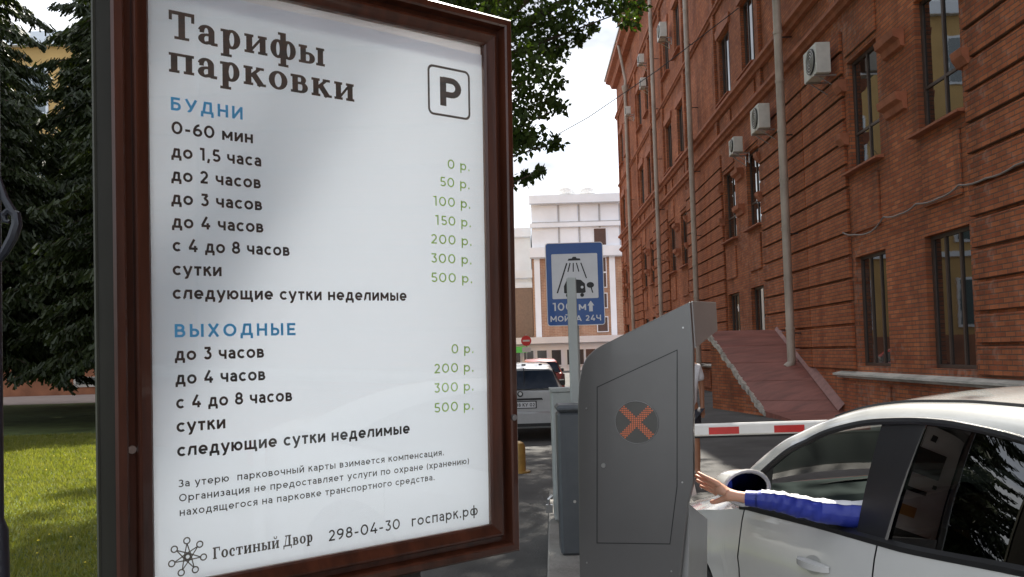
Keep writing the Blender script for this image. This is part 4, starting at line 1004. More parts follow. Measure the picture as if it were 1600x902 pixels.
# car outline and brush
pl([(-.115, zt-.40), (-.115, zt-.33), (-.09, zt-.28), (-.03, zt-.26), (.06, zt-.27), (.10, zt-.31), (.105, zt-.395), (.09, zt-.405), (-.10, zt-.405)], 2)
for wx in (-.078, .068): pl([(wx+.02*cos(t), zt-.425+.02*sin(t)) for t in [k*pi/7 for k in range(14)]], 3)
pl([(.155+.038*cos(t), zt-.325+.030*sin(t)) for t in [k*pi/8 for k in range(16)]], 3); pl([(.155, zt-.345), (.168, zt-.345), (.183, zt-.405), (.170, zt-.405)], 4)
pic.build('pictogram', SBLACK, plate)
hl = MB()
for hx in (.07, -.07): hl.add([(hx+.014*cos(t), yb-.0012, zt-.345+.014*sin(t)) for t in [k*pi/7 for k in range(14)]], [tuple(range(14))])
hl.build('headlight_mark', SWHITE, plate)
def sxf(v): return (v[0], -.0015-v[2], v[1])
lettering('text_line', '100', -.235, z0+.155, .200, .082, SWHITE, plate, 0.0005, SANS, .17, xf=sxf); lettering('text_line', 'м', .030, z0+.155, .075, .082, SWHITE, plate, 0.0005, SANS, .17, xf=sxf)
lettering('text_line', 'МОЙКА', -.262, z0+.045, .315, .058, SWHITE, plate, 0.0005, SANS, .18, xf=sxf); lettering('text_line', '24Ч', .095, z0+.045, .158, .058, SWHITE, plate, 0.0005, SANS, .18, xf=sxf)
ar = MB(); ar.add([(x, -.003, z) for x, z in [(.135, z0+.14), (.172, z0+.14), (.172, z0+.20), (.188, z0+.20), (.1535, z0+.25), (.119, z0+.20), (.135, z0+.20)]], [tuple(range(7))]); ar.build('arrow', SWHITE, plate)
MB().tube([(0, .045, 0), (0, .045, 2.72)], .03, 12).build('pole', LG2, SG)
for z in (2.1, 2.55): MB().box(-.06, .06, .0122, .03, z, z+.03).build('clamp', STEEL, SG)

# small far round sign
RS = empty('round_sign', (.95, 62, 0), 0, 'small round red road sign on a thin pole far down the street', 'road sign')
MB().tube([(0, 0, 0), (0, 0, 3.0)], .04, 8).build('pole', LG2, RS)
MB().tube([(0, -.06, 2.55), (0, -.045, 2.55)], .36, 24).build('disc', REDS, RS); MB().box(-.24, .24, -.066, -.061, 2.49, 2.61).build('bar', SWHITE, RS)
MB().box(-.3, .3, -.06, -.045, 1.75, 2.1).build('plate', SWHITE, RS)

# yellow bollard near the board
BO = empty('yellow_bollard', (0.03, 12.2, 0), 0, 'short yellow bollard on the asphalt just right of the board', 'bollard')
YEL = M('yellow_paint', (.40, .24, .06), .5, var=.2, scale=6)
MB().tube([(0,0,0),(0,0,.34),(0,0,.40),(0,0,.43)], [.10,.10,.08,.03], 16).build('body', YEL, BO, smooth=True); MB().tube([(0,0,0),(0,0,.02)], .16, 16).build('base', YEL, BO)

# ------------------------------------------------------------------ wheels
def wheel(parent, x, y, side, r=.31, w=.20):
    tyre = MB(); P = []
    for a in [k*2*pi/32 for k in range(33)]:
        P.append([(x+rr*cos(a), y+side*t*w, r+rr*sin(a)) for rr, t in ((r*.66, -.02), (r*.70, .02), (r*.92, .03), (r, -.06), (r, -.8), (r*.9, -1.0), (r*.66, -.98))])
    tyre.grid(P); wo = tyre.build('wheel', RUBBER, parent, smooth=True)
    rim = MB(); P = []
    for a in [k*2*pi/30 for k in range(31)]:
        P.append([(x+rr*cos(a), y+side*t, r+rr*sin(a)) for rr, t in ((r*.67, .0), (r*.62, -.015), (r*.56, -.05))])
    rim.grid(P)
    for k in range(9):
        a = k*2*pi/9; w1 = .16
        q = [(r*.60, a-w1*.55, -.012), (r*.60, a+w1*.55, -.012), (r*.16, a+w1*1.6, .004), (r*.16, a-w1*1.6, .004)]
        rim.add([(x+rr*cos(t), y+side*d_, r+rr*sin(t)) for rr, t, d_ in q], [(0, 1, 2, 3)])
    rim.tube([(x, y-side*.03, r), (x, y+side*.010, r)], r*.17, 16)
    rim.build('rim', M('rim_silver', (.42, .42, .42), .3, metal=.7) if 'rim_silver' not in bpy.data.materials else bpy.data.materials['rim_silver'], wo)
    MB().tube([(x, y-side*.07, r), (x, y-side*.05, r)], r*.55, 20).build('brake_disc', STEEL, wo)
    return wo

# ------------------------------------------------------------------ white sedan at the kiosk
CAR = empty('white_car', (2.045, 3.234, 0), radians(17)+pi/2, 'white sedan with its driver reaching out of the open window', 'car')
# local axes: x forward, y to the car's left, z up ; B pillar at x = 0
def interp(tab, x):
    for i in range(len(tab)-1):
        if tab[i][0] <= x <= tab[i+1][0]:
            t = (x-tab[i][0])/(tab[i+1][0]-tab[i][0]); t = t*t*(3-2*t)*.35+t*.65
            return tab[i][1]*(1-t)+tab[i+1][1]*t
    return tab[0][1] if x < tab[0][0] else tab[-1][1]
beltz = [(-2.05, 1.00), (-1.5, 1.01), (-.52, .955), (0, .925), (.43, .925), (.95, .915), (1.25, .86), (1.6, .80), (2.0, .70), (2.28, .60)]
halfw = [(-2.05, .66), (-1.8, .76), (-1.2, .835), (-.3, .85), (.6, .85), (1.2, .845), (1.6, .82), (1.95, .74), (2.2, .58), (2.28, .50)]
AX_F, AX_R = 1.47, -1.12
def bottomz(x):
    z = .19
    for c in (AX_F, AX_R):
        d = abs(x-c)
        if d < .385: z = max(z, .30+sqrt(.385**2-d*d))
    return z
prof_z = [(0, .955), (.15, .985), (.32, 1.0), (.5, .998), (.62, .990), (.70, 1.0), (.80, .985), (.92, .965), (1.0, .945)]
def sidey(x, t): return interp(halfw, x)*interp(prof_z, t)
def side_pt(x, z, s_=1, off=0):
    bz = interp(beltz, x); t = max(0, (z-.19)/(bz-.19)); return (x, s_*(sidey(x, t)+off), z)
def side_grid(xs, s_):
    P = []
    for x in xs:
        b0, b1 = bottomz(x), interp(beltz, x); P.append([side_pt(x, b0+(b1-b0)*k/14, s_) for k in range(15)])
    return P
def frange(a, b, n_): return [a+(b-a)*k/n_ for k in range(n_+1)]
gp = .004
for s_ in (1, -1):
    def part(name, a, b, n_, smooth=True):
        xs = frange(a, b, n_); return MB().grid(side_grid(xs, s_)).build(name, CARPAINT, CAR, smooth=30)
    part('front_fender', .965, 2.05, 60); dd = part('front_door', .105+gp, .955, 24); rd = part('rear_door', -.88, .105-gp, 24); part('rear_quarter', -1.95, -.89, 56)
    # dark gaps behind the shut lines, sill, door handles
    MB().grid([[ (x, s_*(sidey(x, t)-.012), .19+(interp(beltz, x)-.19)*t) for t in frange(0, 1, 8)] for x in (.08, .13)]).build('shut_gap', BLACK, CAR)
    MB().grid([[ (x, s_*(sidey(x, t)-.012), .19+(interp(beltz, x)-.19)*t) for t in frange(0, 1, 8)] for x in (.93, .985)]).build('shut_gap', BLACK, CAR)
    MB().prism([(-.75, .15), (1.05, .15), (1.05, .20), (-.75, .20)], 'y', s_*.70, s_*.80).build('sill_trim', BLACK, CAR)
    for hx in (.33, -.62):
        door = dd if hx > 0 else rd
        h_ = MB(); P = []
        for t in frange(0, 1, 12):
            xx = hx+.20*t; bulge = .032*sin(pi*min(1, max(0, t)))**.6+.003; hz = .018*(.7+.3*sin(pi*t))
            c = side_pt(xx, .785, s_)
            P.append([(xx, c[1]+s_*.001, .785+hz), (xx, c[1]+s_*bulge, .785+hz*.7), (xx, c[1]+s_*bulge, .785-hz*.7), (xx, c[1]+s_*.001, .785-hz)])
        h_.grid(P); h_.build('handle', CARPAINT, door, smooth=True)
        cupc = side_pt(hx+.10, .785, s_)
        MB().add([(hx+.10+.055*cos(t), side_pt(hx+.10, .785+.035*sin(t), s_)[1]+s_*.0012, .785+.035*sin(t)) for t in [k*pi/10 for k in range(20)]], [tuple(range(20))]).build('handle_cup', M('cup_shade', (.40, .40, .39), .3, coat=1) if 'cup_shade' not in bpy.data.materials else bpy.data.materials['cup_shade'], door)
    # belt weatherstrip
    ws = MB(); P = [[(x, s_*(sidey(x, 1.0)+.004), interp(beltz, x)-.006), (x, s_*(sidey(x, 1.0)+.006), interp(beltz, x)+.012), (x, s_*(sidey(x, 1.0)-.030), interp(beltz, x)+.022)] for x in frange(-1.25, 1.0, 40)]
    ws.grid(P).build('window_strip', BLACK, CAR, smooth=True)
    # inner wheel arch liners
    for c in (AX_F, AX_R):
        MB().grid([[(c+.39*cos(a), s_*yy, .30+.39*sin(a)) for yy in (.80 if c > 0 else .82, .45)] for a in frange(-.1, pi+.1, 16)]).build('wheel_arch', BLACK, CAR)
    wheel(CAR, AX_F, s_*.80, s_, .30); wheel(CAR, AX_R, s_*.80, s_, .30)
# greenhouse curves
WTc = [(1.02, .770, .955), (.95, .755, 1.03), (.73, .735, 1.175), (.60, .715, 1.235), (.47, .705, 1.285), (.28, .695, 1.33), (.10, .69, 1.35), (-.05, .685, 1.356), (-.2, .685, 1.350), (-.45, .685, 1.318), (-.75, .70, 1.24), (-1.0, .72, 1.14), (-1.25, .76, 1.00)]
RLc = [(1.17, .745, .945), (1.02, .71, 1.085), (.86, .665, 1.20), (.74, .64, 1.255), (.62, .615, 1.305), (.42, .59, 1.366), (.22, .58, 1.398), (.0, .575, 1.410), (-.2, .575, 1.412), (-.55, .575, 1.395), (-.95, .60, 1.335), (-1.3, .64, 1.22), (-1.72, .70, 1.03)]
def smooth_curve(c, n_):
    c = [Vector(p) for p in c]; out_ = []
    m = len(c)-1
    for k in range(n_+1):
        t = m*k/n_; i = min(int(t), m-1); f = t-i
        p0, p1, p2, p3 = c[max(i-1, 0)], c[i], c[i+1], c[min(i+2, m)]
        out_.append(.5*((2*p1)+(p2-p0)*f+(2*p0-5*p1+4*p2-p3)*f*f+(3*p1-p0-3*p2+p3)*f**3))
    return out_
NW = 72
INTD0 = M('interior_trim', (.03, .03, .03), .8)
wt = smooth_curve(WTc, NW); rl = smooth_curve(RLc, NW)
for s_ in (1, -1):
    P = []
    for a, b in zip(wt, rl):
        row_ = []
        for k in range(6):
            t = k/5; q = a.lerp(b, t); bul = .022*sin(pi*t); row_.append((q.x, s_*(q.y+bul*.8), q.z+bul*.75))
        P.append(row_)
    MB().grid(P).build('roof_pillar', CARPAINT, CAR, smooth=35)
    MB().grid([[(x, y-s_*.014, z-.012) for x, y, z in r] for r in P]).build('pillar_lining', INTD0, CAR, smooth=35)
    # black channel under the white band and along the roof ditch
    MB().tube([(a.x, s_*(a.y+.004), a.z-.004) for a in wt], .013, 6, False).build('window_surround', BLACK, CAR, smooth=True)
    MB().tube([(b.x, s_*b.y, b.z+.002) for b in rl[26:58]], .008, 6, False).build('roof_ditch', BLACK, CAR, smooth=True)
# roof skin
P = []
for b in rl[24:60]:
    P.append([(b.x+(.03*(1-(y_/b.y)**2) if b.x > 0 else -.05*(1-(y_/b.y)**2)*0), y_, b.z+.038*(1-(y_/b.y)**2)) for y_ in [b.y*k/8 for k in range(-8, 9)]])
MB().grid(P).build('roof', CARPAINT, CAR, smooth=True)
HEADL = M('headliner', (.05, .05, .05), .9)
MB().grid([[(a*1.0, b*.985, c-.022) for a, b, c in r] for r in P]).build('headliner', HEADL, CAR, smooth=True)
def scr(rows, name, bow):
    P = []
    for b, bo_ in rows: P.append([(b.x+bo_*(1-(y_/b.y)**2), y_, b.z+.03*(1-(y_/b.y)**2)) for y_ in [b.y*k/8 for k in range(-8, 9)]])
    MB().grid(P).build(name, CARGLASS_CLEAR if bow else CARGLASS, CAR, smooth=True)
scr([(rl[k], .03+.20*(24-k)/24) for k in range(0, 25)], 'windscreen', True)
scr([(rl[k], -.12*(k-59)/13) for k in range(59, NW+1)], 'rear_screen', False)
# hood and boot
def hood_rows():
    P = []
    for x in frange(1.02, 2.15, 22):
        hw = sidey(x, 1.0); bz = interp(beltz, x); cz_ = interp([(1.0, .99), (1.3, .955), (1.7, .88), (2.0, .78), (2.2, .68)], x)
        P.append([(x+(.10*(1-(k/8)**2) if x > 1.9 else .0), hw*k/8, bz+(cz_-bz)*(1-abs(k/8)**3)) for k in range(-8, 9)])
    return P
MB().grid(hood_rows()).build('hood', CARPAINT, CAR, smooth=True)
P = []
for x in frange(-1.30, -1.98, 14):
    hw = sidey(x, 1.0); bz = interp(beltz, x); P.append([(x, hw*k/8, bz+.06*(1-abs(k/8)**3)) for k in range(-8, 9)])
MB().grid(P).build('boot_lid', CARPAINT, CAR, smooth=True)
# bumpers
def bumper(sgn, x_in, x_out, name, topz):
    P = []
    for t in frange(0, 1, 16):
        a = -pi/2+pi*t; cx_ = x_in; yw = .80
        xx = cx_+sgn*(x_out)*cos(a)**.5 if abs(cos(a)) > 1e-6 else cx_
        P.append([(xx-sgn*.03, yw*sin(a)*.97, topz), (xx, yw*sin(a), topz-.06), (xx+sgn*.02*cos(a), yw*sin(a), topz-.22), (xx, yw*sin(a), .30), (xx-sgn*.06, yw*sin(a)*.98, .19)])
    return MB().grid(P).build(name, CARPAINT, CAR, smooth=True)
fb = bumper(1, 1.93, .32, 'front_bumper', .70); rb_ = bumper(-1, -1.85, .26, 'rear_bumper', 1.0)
MB().cbox(2.20, 2.275, -.42, .42, .56, .66, .01).build('grille', BLACK, CAR); MB().cbox(2.20, 2.28, -.50, .50, .27, .42, .01).build('lower_grille', BLACK, CAR)
HL = M('headlamp', (.6, .62, .64), .1, spec=1)
for s_ in (1, -1):
    MB().add([(2.02, s_*.74, .66), (2.24, s_*.48, .60), (2.24, s_*.46, .68), (1.92, s_*.765, .745), (1.96, s_*.66, .70), (2.16, s_*.44, .70)], [(0, 1, 2, 3), (3, 2, 5, 4)]).build('headlight', HL, CAR)
    MB().cbox(-2.10, -1.98, s_*.50, s_*.72, .78, .92, .01).build('taillight', M('tail_red', (.35, .02, .02), .2) if 'tail_red' not in bpy.data.materials else bpy.data.materials['tail_red'], CAR)
MB().box(2.281, 2.288, -.26, .26, .44, .55).build('number_plate', SWHITE, CAR)
# rear side glass and B pillar trim
for s_ in (1, -1):
    def side_glass(name, x0, x1, mat, slant0=0, slant1=0, off=0.0):
        P = []
        for k in range(13):
            t = k/12; x = x0+(x1-x0)*t
            tp = .0; a = (x, sidey(x, 1.0)-.022+off-tp, interp(beltz, x)+.015)
            top_ = min(wt, key=lambda q: abs(q.x-(x+(slant0*(1-t)+slant1*t)))); b = (top_.x, top_.y-.006+off-tp, top_.z-.006)
            P.append([(a[0]+(b[0]-a[0])*j/5, s_*(a[1]+(b[1]-a[1])*j/5+.008*sin(pi*j/5)), a[2]+(b[2]-a[2])*j/5) for j in range(6)])
        return MB().grid(P).build(name, mat, CAR, smooth=True)
    side_glass('rear_side_window', .085, -.86, CARGLASS, -.10, .12)
    side_glass('quarter_window', -.90, -1.12, CARGLASS, .12, .10, -.001)
    side_glass('b_pillar', .235, .075, BLACK, -.06, -.10, .004)
    side_glass('window_seal', .085, .070, M('seal_grey', (.16, .15, .14), .5) if 'seal_grey' not in bpy.data.materials else bpy.data.materials['seal_grey'], -.10, -.10, .008)
    side_glass('c_divider', -.85, -.91, BLACK, .12, .12, .004)
    if s_ == -1: side_glass('front_side_window', .94, .10, CARGLASS_CLEAR, 0, -.10)
    # triangular sail panel at the mirror
    a = wt[3]; MB().add([(1.0, s_*.775, .93), (.80, s_*.785, .93), (.80, s_*.745, 1.13), (.93, s_*.758, 1.045)], [(0, 1, 2, 3)]).build('mirror_sail', BLACK, CAR)
    mr = MB(); P = []     # mirror housing
    for t in frange(0, 1, 10):
        xx = .70+.20*t; k_ = sqrt(max(0, 1-(t*1.0)**2.2))
        P.append([(xx, s_*(.945+.108*k_*cos(a_)), 1.048+.072*k_*sin(a_)) for a_ in [j*2*pi/20 for j in range(21)]])
    mr.grid(P); mo = mr.build('mirror', CARPAINT, CAR, smooth=True)
    MB().add([(.703, s_*(.945+.099*cos(a_)), 1.048+.064*sin(a_)) for a_ in [j*2*pi/20 for j in range(20)]], [tuple(range(20))]).build('mirror_glass', M('mirror_glass', (.10, .11, .12), .03, metal=1.0) if 'mirror_glass' not in bpy.data.materials else bpy.data.materials['mirror_glass'], mo)
    rg = MB(); rg.tube([(.699, s_*(.945+.103*cos(a_)), 1.048+.068*sin(a_)) for a_ in [j*2*pi/24 for j in range(25)]], .009, 6, False); rg.build('mirror_rim', CARPAINT, mo)
    MB().tube([(.80, s_*.80, .985), (.80, s_*.90, 1.0)], .025, 8).build('mirror_arm', BLACK, mo)
# interior
INTD = M('interior_dark', (.020, .021, .022), .8); DASH = M('dash_teal_grey', (.075, .095, .092), .6); SEAT = M('seat_fabric', (.035, .035, .038), .9, bump=.2)
MB().box(-1.3, 1.2, -.76, .76, .22, .30).build('floor_pan', INTD, CAR); MB().box(-1.32, -1.28, -.74, .74, .3, .98).build('rear_bulkhead', INTD, CAR)
MB().prism([(.55, .62), (.62, .86), (.80, .965), (1.15, .985), (1.25, .80), (1.2, .5), (.75, .5)], 'y', -.72, .72).build('dashboard', DASH, CAR, bevel=.03)
for s_ in (1, -1): MB().box(-.86, .93, s_*.775-.012, s_*.775+.012, .30, .90).build('door_lining', INTD, CAR)
for sy in (.36, -.36):
    MB().cbox(-.25, .30, sy-.25, sy+.25, .36, .52, .05).build('seat_cushion', SEAT, CAR, smooth=True)
    MB().prism([(-.22, .45), (-.10, .50), (-.28, 1.08), (-.40, 1.06)], 'y', sy-.24, sy+.24).build('seat_back', SEAT, CAR, bevel=.04); MB().cbox(-.42, -.32, sy-.12, sy+.12, 1.10, 1.26, .03).build('head_rest', SEAT, CAR, smooth=True)
MB().cbox(-1.2, -.75, -.68, .68, .36, .52, .05).build('rear_bench', SEAT, CAR); MB().prism([(-1.2, .5), (-1.05, .5), (-1.2, 1.0), (-1.3, 1.0)], 'y', -.66, .66).build('rear_backrest', SEAT, CAR)
swc = Vector((.50, .36, .86)); sw = MB()
ax1 = Vector((0, 1, 0)); ax2 = Vector((-.42, 0, .9)).normalized()
sw.tube([swc+(ax1*cos(a_)+ax2*sin(a_))*.185 for a_ in [k*2*pi/32 for k in range(33)]], .014, 8, False)
for a_ in (0, pi, -pi/2): sw.tube([swc, swc+(ax1*cos(a_)+ax2*sin(a_))*.185], .016, 6)
sw.tube([swc, swc+Vector((.20, 0, -.07))], .04, 10); sw.build('steering_wheel', BLACK, CAR, smooth=True)

# ------------------------------------------------------------------ skinned figures
SKIN = M('skin', (.62, .34, .23), .5, var=.08, scale=12); SKIN.node_tree.nodes['Principled BSDF'].inputs['Subsurface Weight'].default_value = .08
SKIN_T = M('tanned_skin', (.34, .16, .09), .5, var=.08, scale=12)
HAIR = M('dark_hair', (.015, .012, .010), .6, var=.3, scale=30, stretch=(1, 1, .2))
def skinned(name, nodes, edges, mat, parent=None, root=0, sub=2):
    me = bpy.data.meshes.new(name); me.from_pydata([n_[:3] for n_ in nodes], edges, []); me.update()
    o = bpy.data.objects.new(name, me); COL.objects.link(o); o.parent = parent; me.materials.append(mat)
    m = o.modifiers.new('skin', 'SKIN'); sv = me.skin_vertices[0].data
    for i, n_ in enumerate(nodes):
        r = n_[3]; sv[i].radius = (r, r) if not isinstance(r, tuple) else r; sv[i].use_root = (i == root)
    m.use_smooth_shade = True
    s_ = o.modifiers.new('subd', 'SUBSURF'); s_.levels = sub; s_.render_levels = sub
    return o
def chain(nodes, edges, start, pts):
    p = start
    for q in pts:
        nodes.append(q); edges.append((p, len(nodes)-1)); p = len(nodes)-1
    return p
# driver (world coordinates relative to an empty at the seat)
DR = empty('person', (2.0-.344-.0, 3.234-.1, .5), 0, 'driver in a blue sports jacket with white stripe reaching out to the kiosk', 'person')
base = Vector(DR.location)
def cl(x, y, z):      # car local -> relative to the driver's empty
    a = radians(17)+pi/2; v = Vector((2.045+x*cos(a)-y*sin(a), 3.234+x*sin(a)+y*cos(a), z)); return tuple(v-base)
def wr(x, y, z): return tuple(Vector((x, y, z))-base)
el_ = wr(1.115, 3.215, 1.015); wristp = wr(.830, 3.375, 1.058)
nodes = [(*cl(-.02, .36, .56), .13)]; edges = []
ch_ = chain(nodes, edges, 0, [(*cl(-.10, .36, .75), .13), (*cl(-.16, .37, .93), .145), (*cl(-.18, .38, 1.06), .09)])
chain(nodes, edges, ch_, [(*cl(-.17, .37, 1.12), .055), (*cl(-.155, .37, 1.17), .062), (*cl(-.145, .37, 1.24), .082), (*cl(-.15, .37, 1.30), .062)])
sh = chain(nodes, edges, ch_, [(*cl(-.12, .54, 1.06), .065)])
elb = chain(nodes, edges, sh, [(*cl(.08, .58, 1.03), .030), (*cl(.21, .64, 1.0), .026), (*cl(.295, .755, .99), .025), (*cl(.355, .850, 1.002), .025), (*wr(1.045, 3.324, 1.022), .026), (*wr(.97, 3.325, 1.042), .029), (*wr(.88, 3.349, 1.051), .025), (*wristp, .021)])
sh2 = chain(nodes, edges, ch_, [(*cl(-.12, .19, 1.05), .065), (*cl(.0, .10, .86), .048), (*cl(.25, .16, .84), .038), (*cl(.42, .24, .93), .028), (*cl(.47, .27, .96), .035)])
for s_ in (-1, 1): chain(nodes, edges, 0, [(*cl(.05, .36+s_*.10, .55), .095), (*cl(.38, .36+s_*.13, .62), .07), (*cl(.66, .36+s_*.13, .36), .05)])
# hand: palm, four fingers, thumb
hn = nodes; he = edges
pd = (Vector((.705, 3.455, 1.110))-Vector((.830, 3.375, 1.058))).normalized()       # towards the fingers
up_ = Vector((0, 0, 1)); sd = pd.cross(up_).normalized(); nb = sd.cross(pd).normalized(); _r = Matrix.Rotation(radians(-28), 3, pd); sd = _r @ sd; nb = _r @ nb     # sd: towards camera side / away
def hp(a, s_, n_, r):
    v = Vector((.830, 3.375, 1.058))+pd*a+nb*s_+sd*n_; return (*wr(*v), r)
w1 = chain(hn, he, elb, [hp(.022, .0, 0, (.026, .019)), hp(.050, .002, 0, (.033, .016))])
roots = []
for k, (s0, l1, l2, l3, rr, droop) in enumerate([(.025, .044, .027, .020, .0090, .06), (.0085, .048, .030, .022, .0092, .02), (-.008, .045, .028, .020, .0088, -.03), (-.023, .036, .022, .017, .0078, -.10)]):
    rt = chain(hn, he, w1, [hp(.082, s0*.95, 0, .0125)])
    d1 = Vector((1, droop, .06)).normalized(); d2 = Vector((1, droop-.12, .22)).normalized(); d3 = Vector((1, droop-.2, .40)).normalized()
    a_, b_, c_ = .082, s0*.95, 0
    pts = []
    for d_, l_, r_ in ((d1, l1, rr*1.03), (d2, l2, rr*.92), (d3, l3, rr*.78)):
        a_ += d_.x*l_; b_ += d_.y*l_; c_ += d_.z*l_; pts.append(hp(a_, b_, c_, r_))
    chain(hn, he, rt, pts)
tb = chain(hn, he, w1-1, [hp(.040, -.024, -.012, .0135), hp(.066, -.046, -.022, .0105), hp(.090, -.058, -.026, .0088)])
skinned('body', nodes, edges, SKIN, DR)
# sleeve with cuff, folds and white stripe
JB = M('jacket_blue', (.022, .038, .30), .45, var=.15, scale=8, bump=.25, bscale=14); JD = M('jacket_navy', (.016, .022, .10), .55, var=.15); JW = M('stripe_white', (.78, .77, .80), .55, bump=.15, bscale=14)
sl = [Vector(wr(*p)) for p in [(.862, 3.357, 1.052), (.900, 3.340, 1.050), (.915, 3.335, 1.049), (.97, 3.325, 1.042), (1.045, 3.324, 1.022)]]
sl += [Vector(cl(*p)) for p in [(.355, .850, 1.002), (.295, .755, .99), (.21, .64, 1.0), (.08, .58, 1.03), (-.06, .56, 1.06)]]
srad = [.029, .031, .035, .037, .040, .043, .048, .052, .062, .08]
def sleeve_pts(nseg, extra=0.0):
    rows_ = []; m = len(sl)-1
    for k in range(nseg+1):
        t = m*k/nseg; i = min(int(t), m-1); f = t-i; c = sl[i].lerp(sl[i+1], f); r = srad[i]*(1-f)+srad[i+1]*f
        tan = (sl[min(i+1, m)]-sl[i]).normalized(); a = tan.cross(Vector((0, 0, 1))).normalized(); b = a.cross(tan).normalized()
        row_ = []
        for j in range(29):
            an = 2*pi*j/28; fold = 0 if t < 1.8 else (.0015*sin(2*an+t*7.3+1.2*sin(t*2.1))+.0013*sin(3*an-t*12.0+2*sin(t*1.3))+.0016*max(0, sin(an*1.0+t*16+sin(t*5)))**3)*min(1, (t-1.8))
            # twisting folds running diagonally
            rr = r+fold+extra; row_.append(c+(a*cos(an)+b*sin(an))*rr)
        rows_.append(row_)
    return rows_
rows_ = sleeve_pts(120)
MB().grid([r[:] for r in rows_[12:]]).build('jacket_sleeve', JB, DR, smooth=True)
MB().grid(rows_[:15]).build('sleeve_cuff', JB, DR, smooth=True)
rows2 = sleeve_pts(120, .0022)
MB().grid([r[4:8] for r in rows2[26:]]).build('white_stripe', JW, DR, smooth=True)
jn = [(*cl(-.04, .36, .60), .165)]; je = []
jc = chain(jn, je, 0, [(*cl(-.12, .36, .80), .17), (*cl(-.17, .37, .96), .175), (*cl(-.18, .38, 1.08), .085)])
chain(jn, je, 2, [(*cl(-.12, .55, 1.045), .085)]); j2 = chain(jn, je, 2, [(*cl(-.12, .19, 1.04), .085), (*cl(0, .10, .86), .062), (*cl(.25, .16, .84), .05)])
skinned('jacket', jn, je, JD, DR)
hb_ = MB(); hc = Vector(cl(-.155, .37, 1.255)); P = []
for i in range(9):
    th = pi*.62*i/8
    P.append([(hc.x+.094*sin(th)*cos(p_), hc.y+.094*sin(th)*sin(p_), hc.z+.098*cos(th)) for p_ in [k*2*pi/20 for k in range(21)]])
hb_.grid(P).build('hair', HAIR, DR, smooth=True)

# pedestrian behind the kiosk
PE = empty('person', (2.17, 11.25, 0), 0, 'pedestrian in a white shirt walking past behind the kiosk', 'person')
def pp(x, y, z, r): return (x, y, z, r)
nodes = [pp(0, 0, .92, .13)]; edges = []
t_ = chain(nodes, edges, 0, [pp(0, 0, 1.08, .115), pp(0, 0, 1.28, .135), pp(0, 0, 1.42, .08)])
chain(nodes, edges, t_, [pp(0, 0, 1.47, .048), pp(0, -.01, 1.52, .058), pp(0, -.02, 1.60, .078), pp(0, -.01, 1.66, .058)])
for s_, ax in ((1, .0), (-1, .10)):
    a_ = chain(nodes, edges, t_, [pp(s_*.17, 0, 1.39, .055), pp(s_*.215, .02+ax, 1.14, .040), pp(s_*.20, -.06+ax, .90, .027), pp(s_*.195, -.08+ax, .84, .030)])
    for q in range(5):
        fx = (q-2)*.011
        chain(nodes, edges, a_, [pp(s_*.195+fx, -.09+ax, .785+(.02 if q in (0, 4) else 0), .0085), pp(s_*.195+fx*1.2, -.095+ax, .75+(.03 if q in (0, 4) else 0), .007)])
for s_, st_ in ((1, -.16), (-1, .18)):
    chain(nodes, edges, 0, [pp(s_*.09, 0, .84, .095), pp(s_*.095, st_*.45, .48, .058), pp(s_*.095, st_*.8+.03, .28, .055), pp(s_*.095, st_*1.1+.05, .09, .036), pp(s_*.10, st_*1.1-.06, .045, .036)])
skinned('body', nodes, edges, SKIN_T, PE)
SHIRT = M('white_shirt', (.72, .72, .74), .8, var=.06, bump=.2, bscale=10)
jn = [pp(0, 0, .82, .17)]; je = []; c_ = chain(jn, je, 0, [pp(0, 0, 1.06, .155), pp(0, 0, 1.30, .165), pp(0, 0, 1.425, .075)])
for s_, ax in ((1, .0), (-1, .05)): chain(jn, je, 2, [pp(s_*.17, 0, 1.375, .075), pp(s_*.205, .01+ax, 1.20, .060)])
skinned('shirt', jn, je, SHIRT, PE)
sn = [pp(0, 0, .86, .15)]; se = []
for s_, st_ in ((1, -.16), (-1, .18)): chain(sn, se, 0, [pp(s_*.09, 0, .78, .115), pp(s_*.095, st_*.35, .58, .09)])
skinned('shorts', sn, se, M('dark_shorts', (.03, .03, .04), .85), PE)
hb_ = MB(); P = []
for i in range(9):
    th = pi*.6*i/8; P.append([(.088*sin(th)*cos(p_), .01+.095*sin(th)*sin(p_), 1.615+.095*cos(th)) for p_ in [k*2*pi/20 for k in range(21)]])
hb_.grid(P).build('hair', HAIR, PE, smooth=True)
for s_, st_ in ((1, -.16), (-1, .18)):
    MB().cbox(s_*.10-.048, s_*.10+.048, st_*1.1-.16, st_*1.1+.10, .0, .075, .02).build('shoe', BLACK, PE, smooth=True)

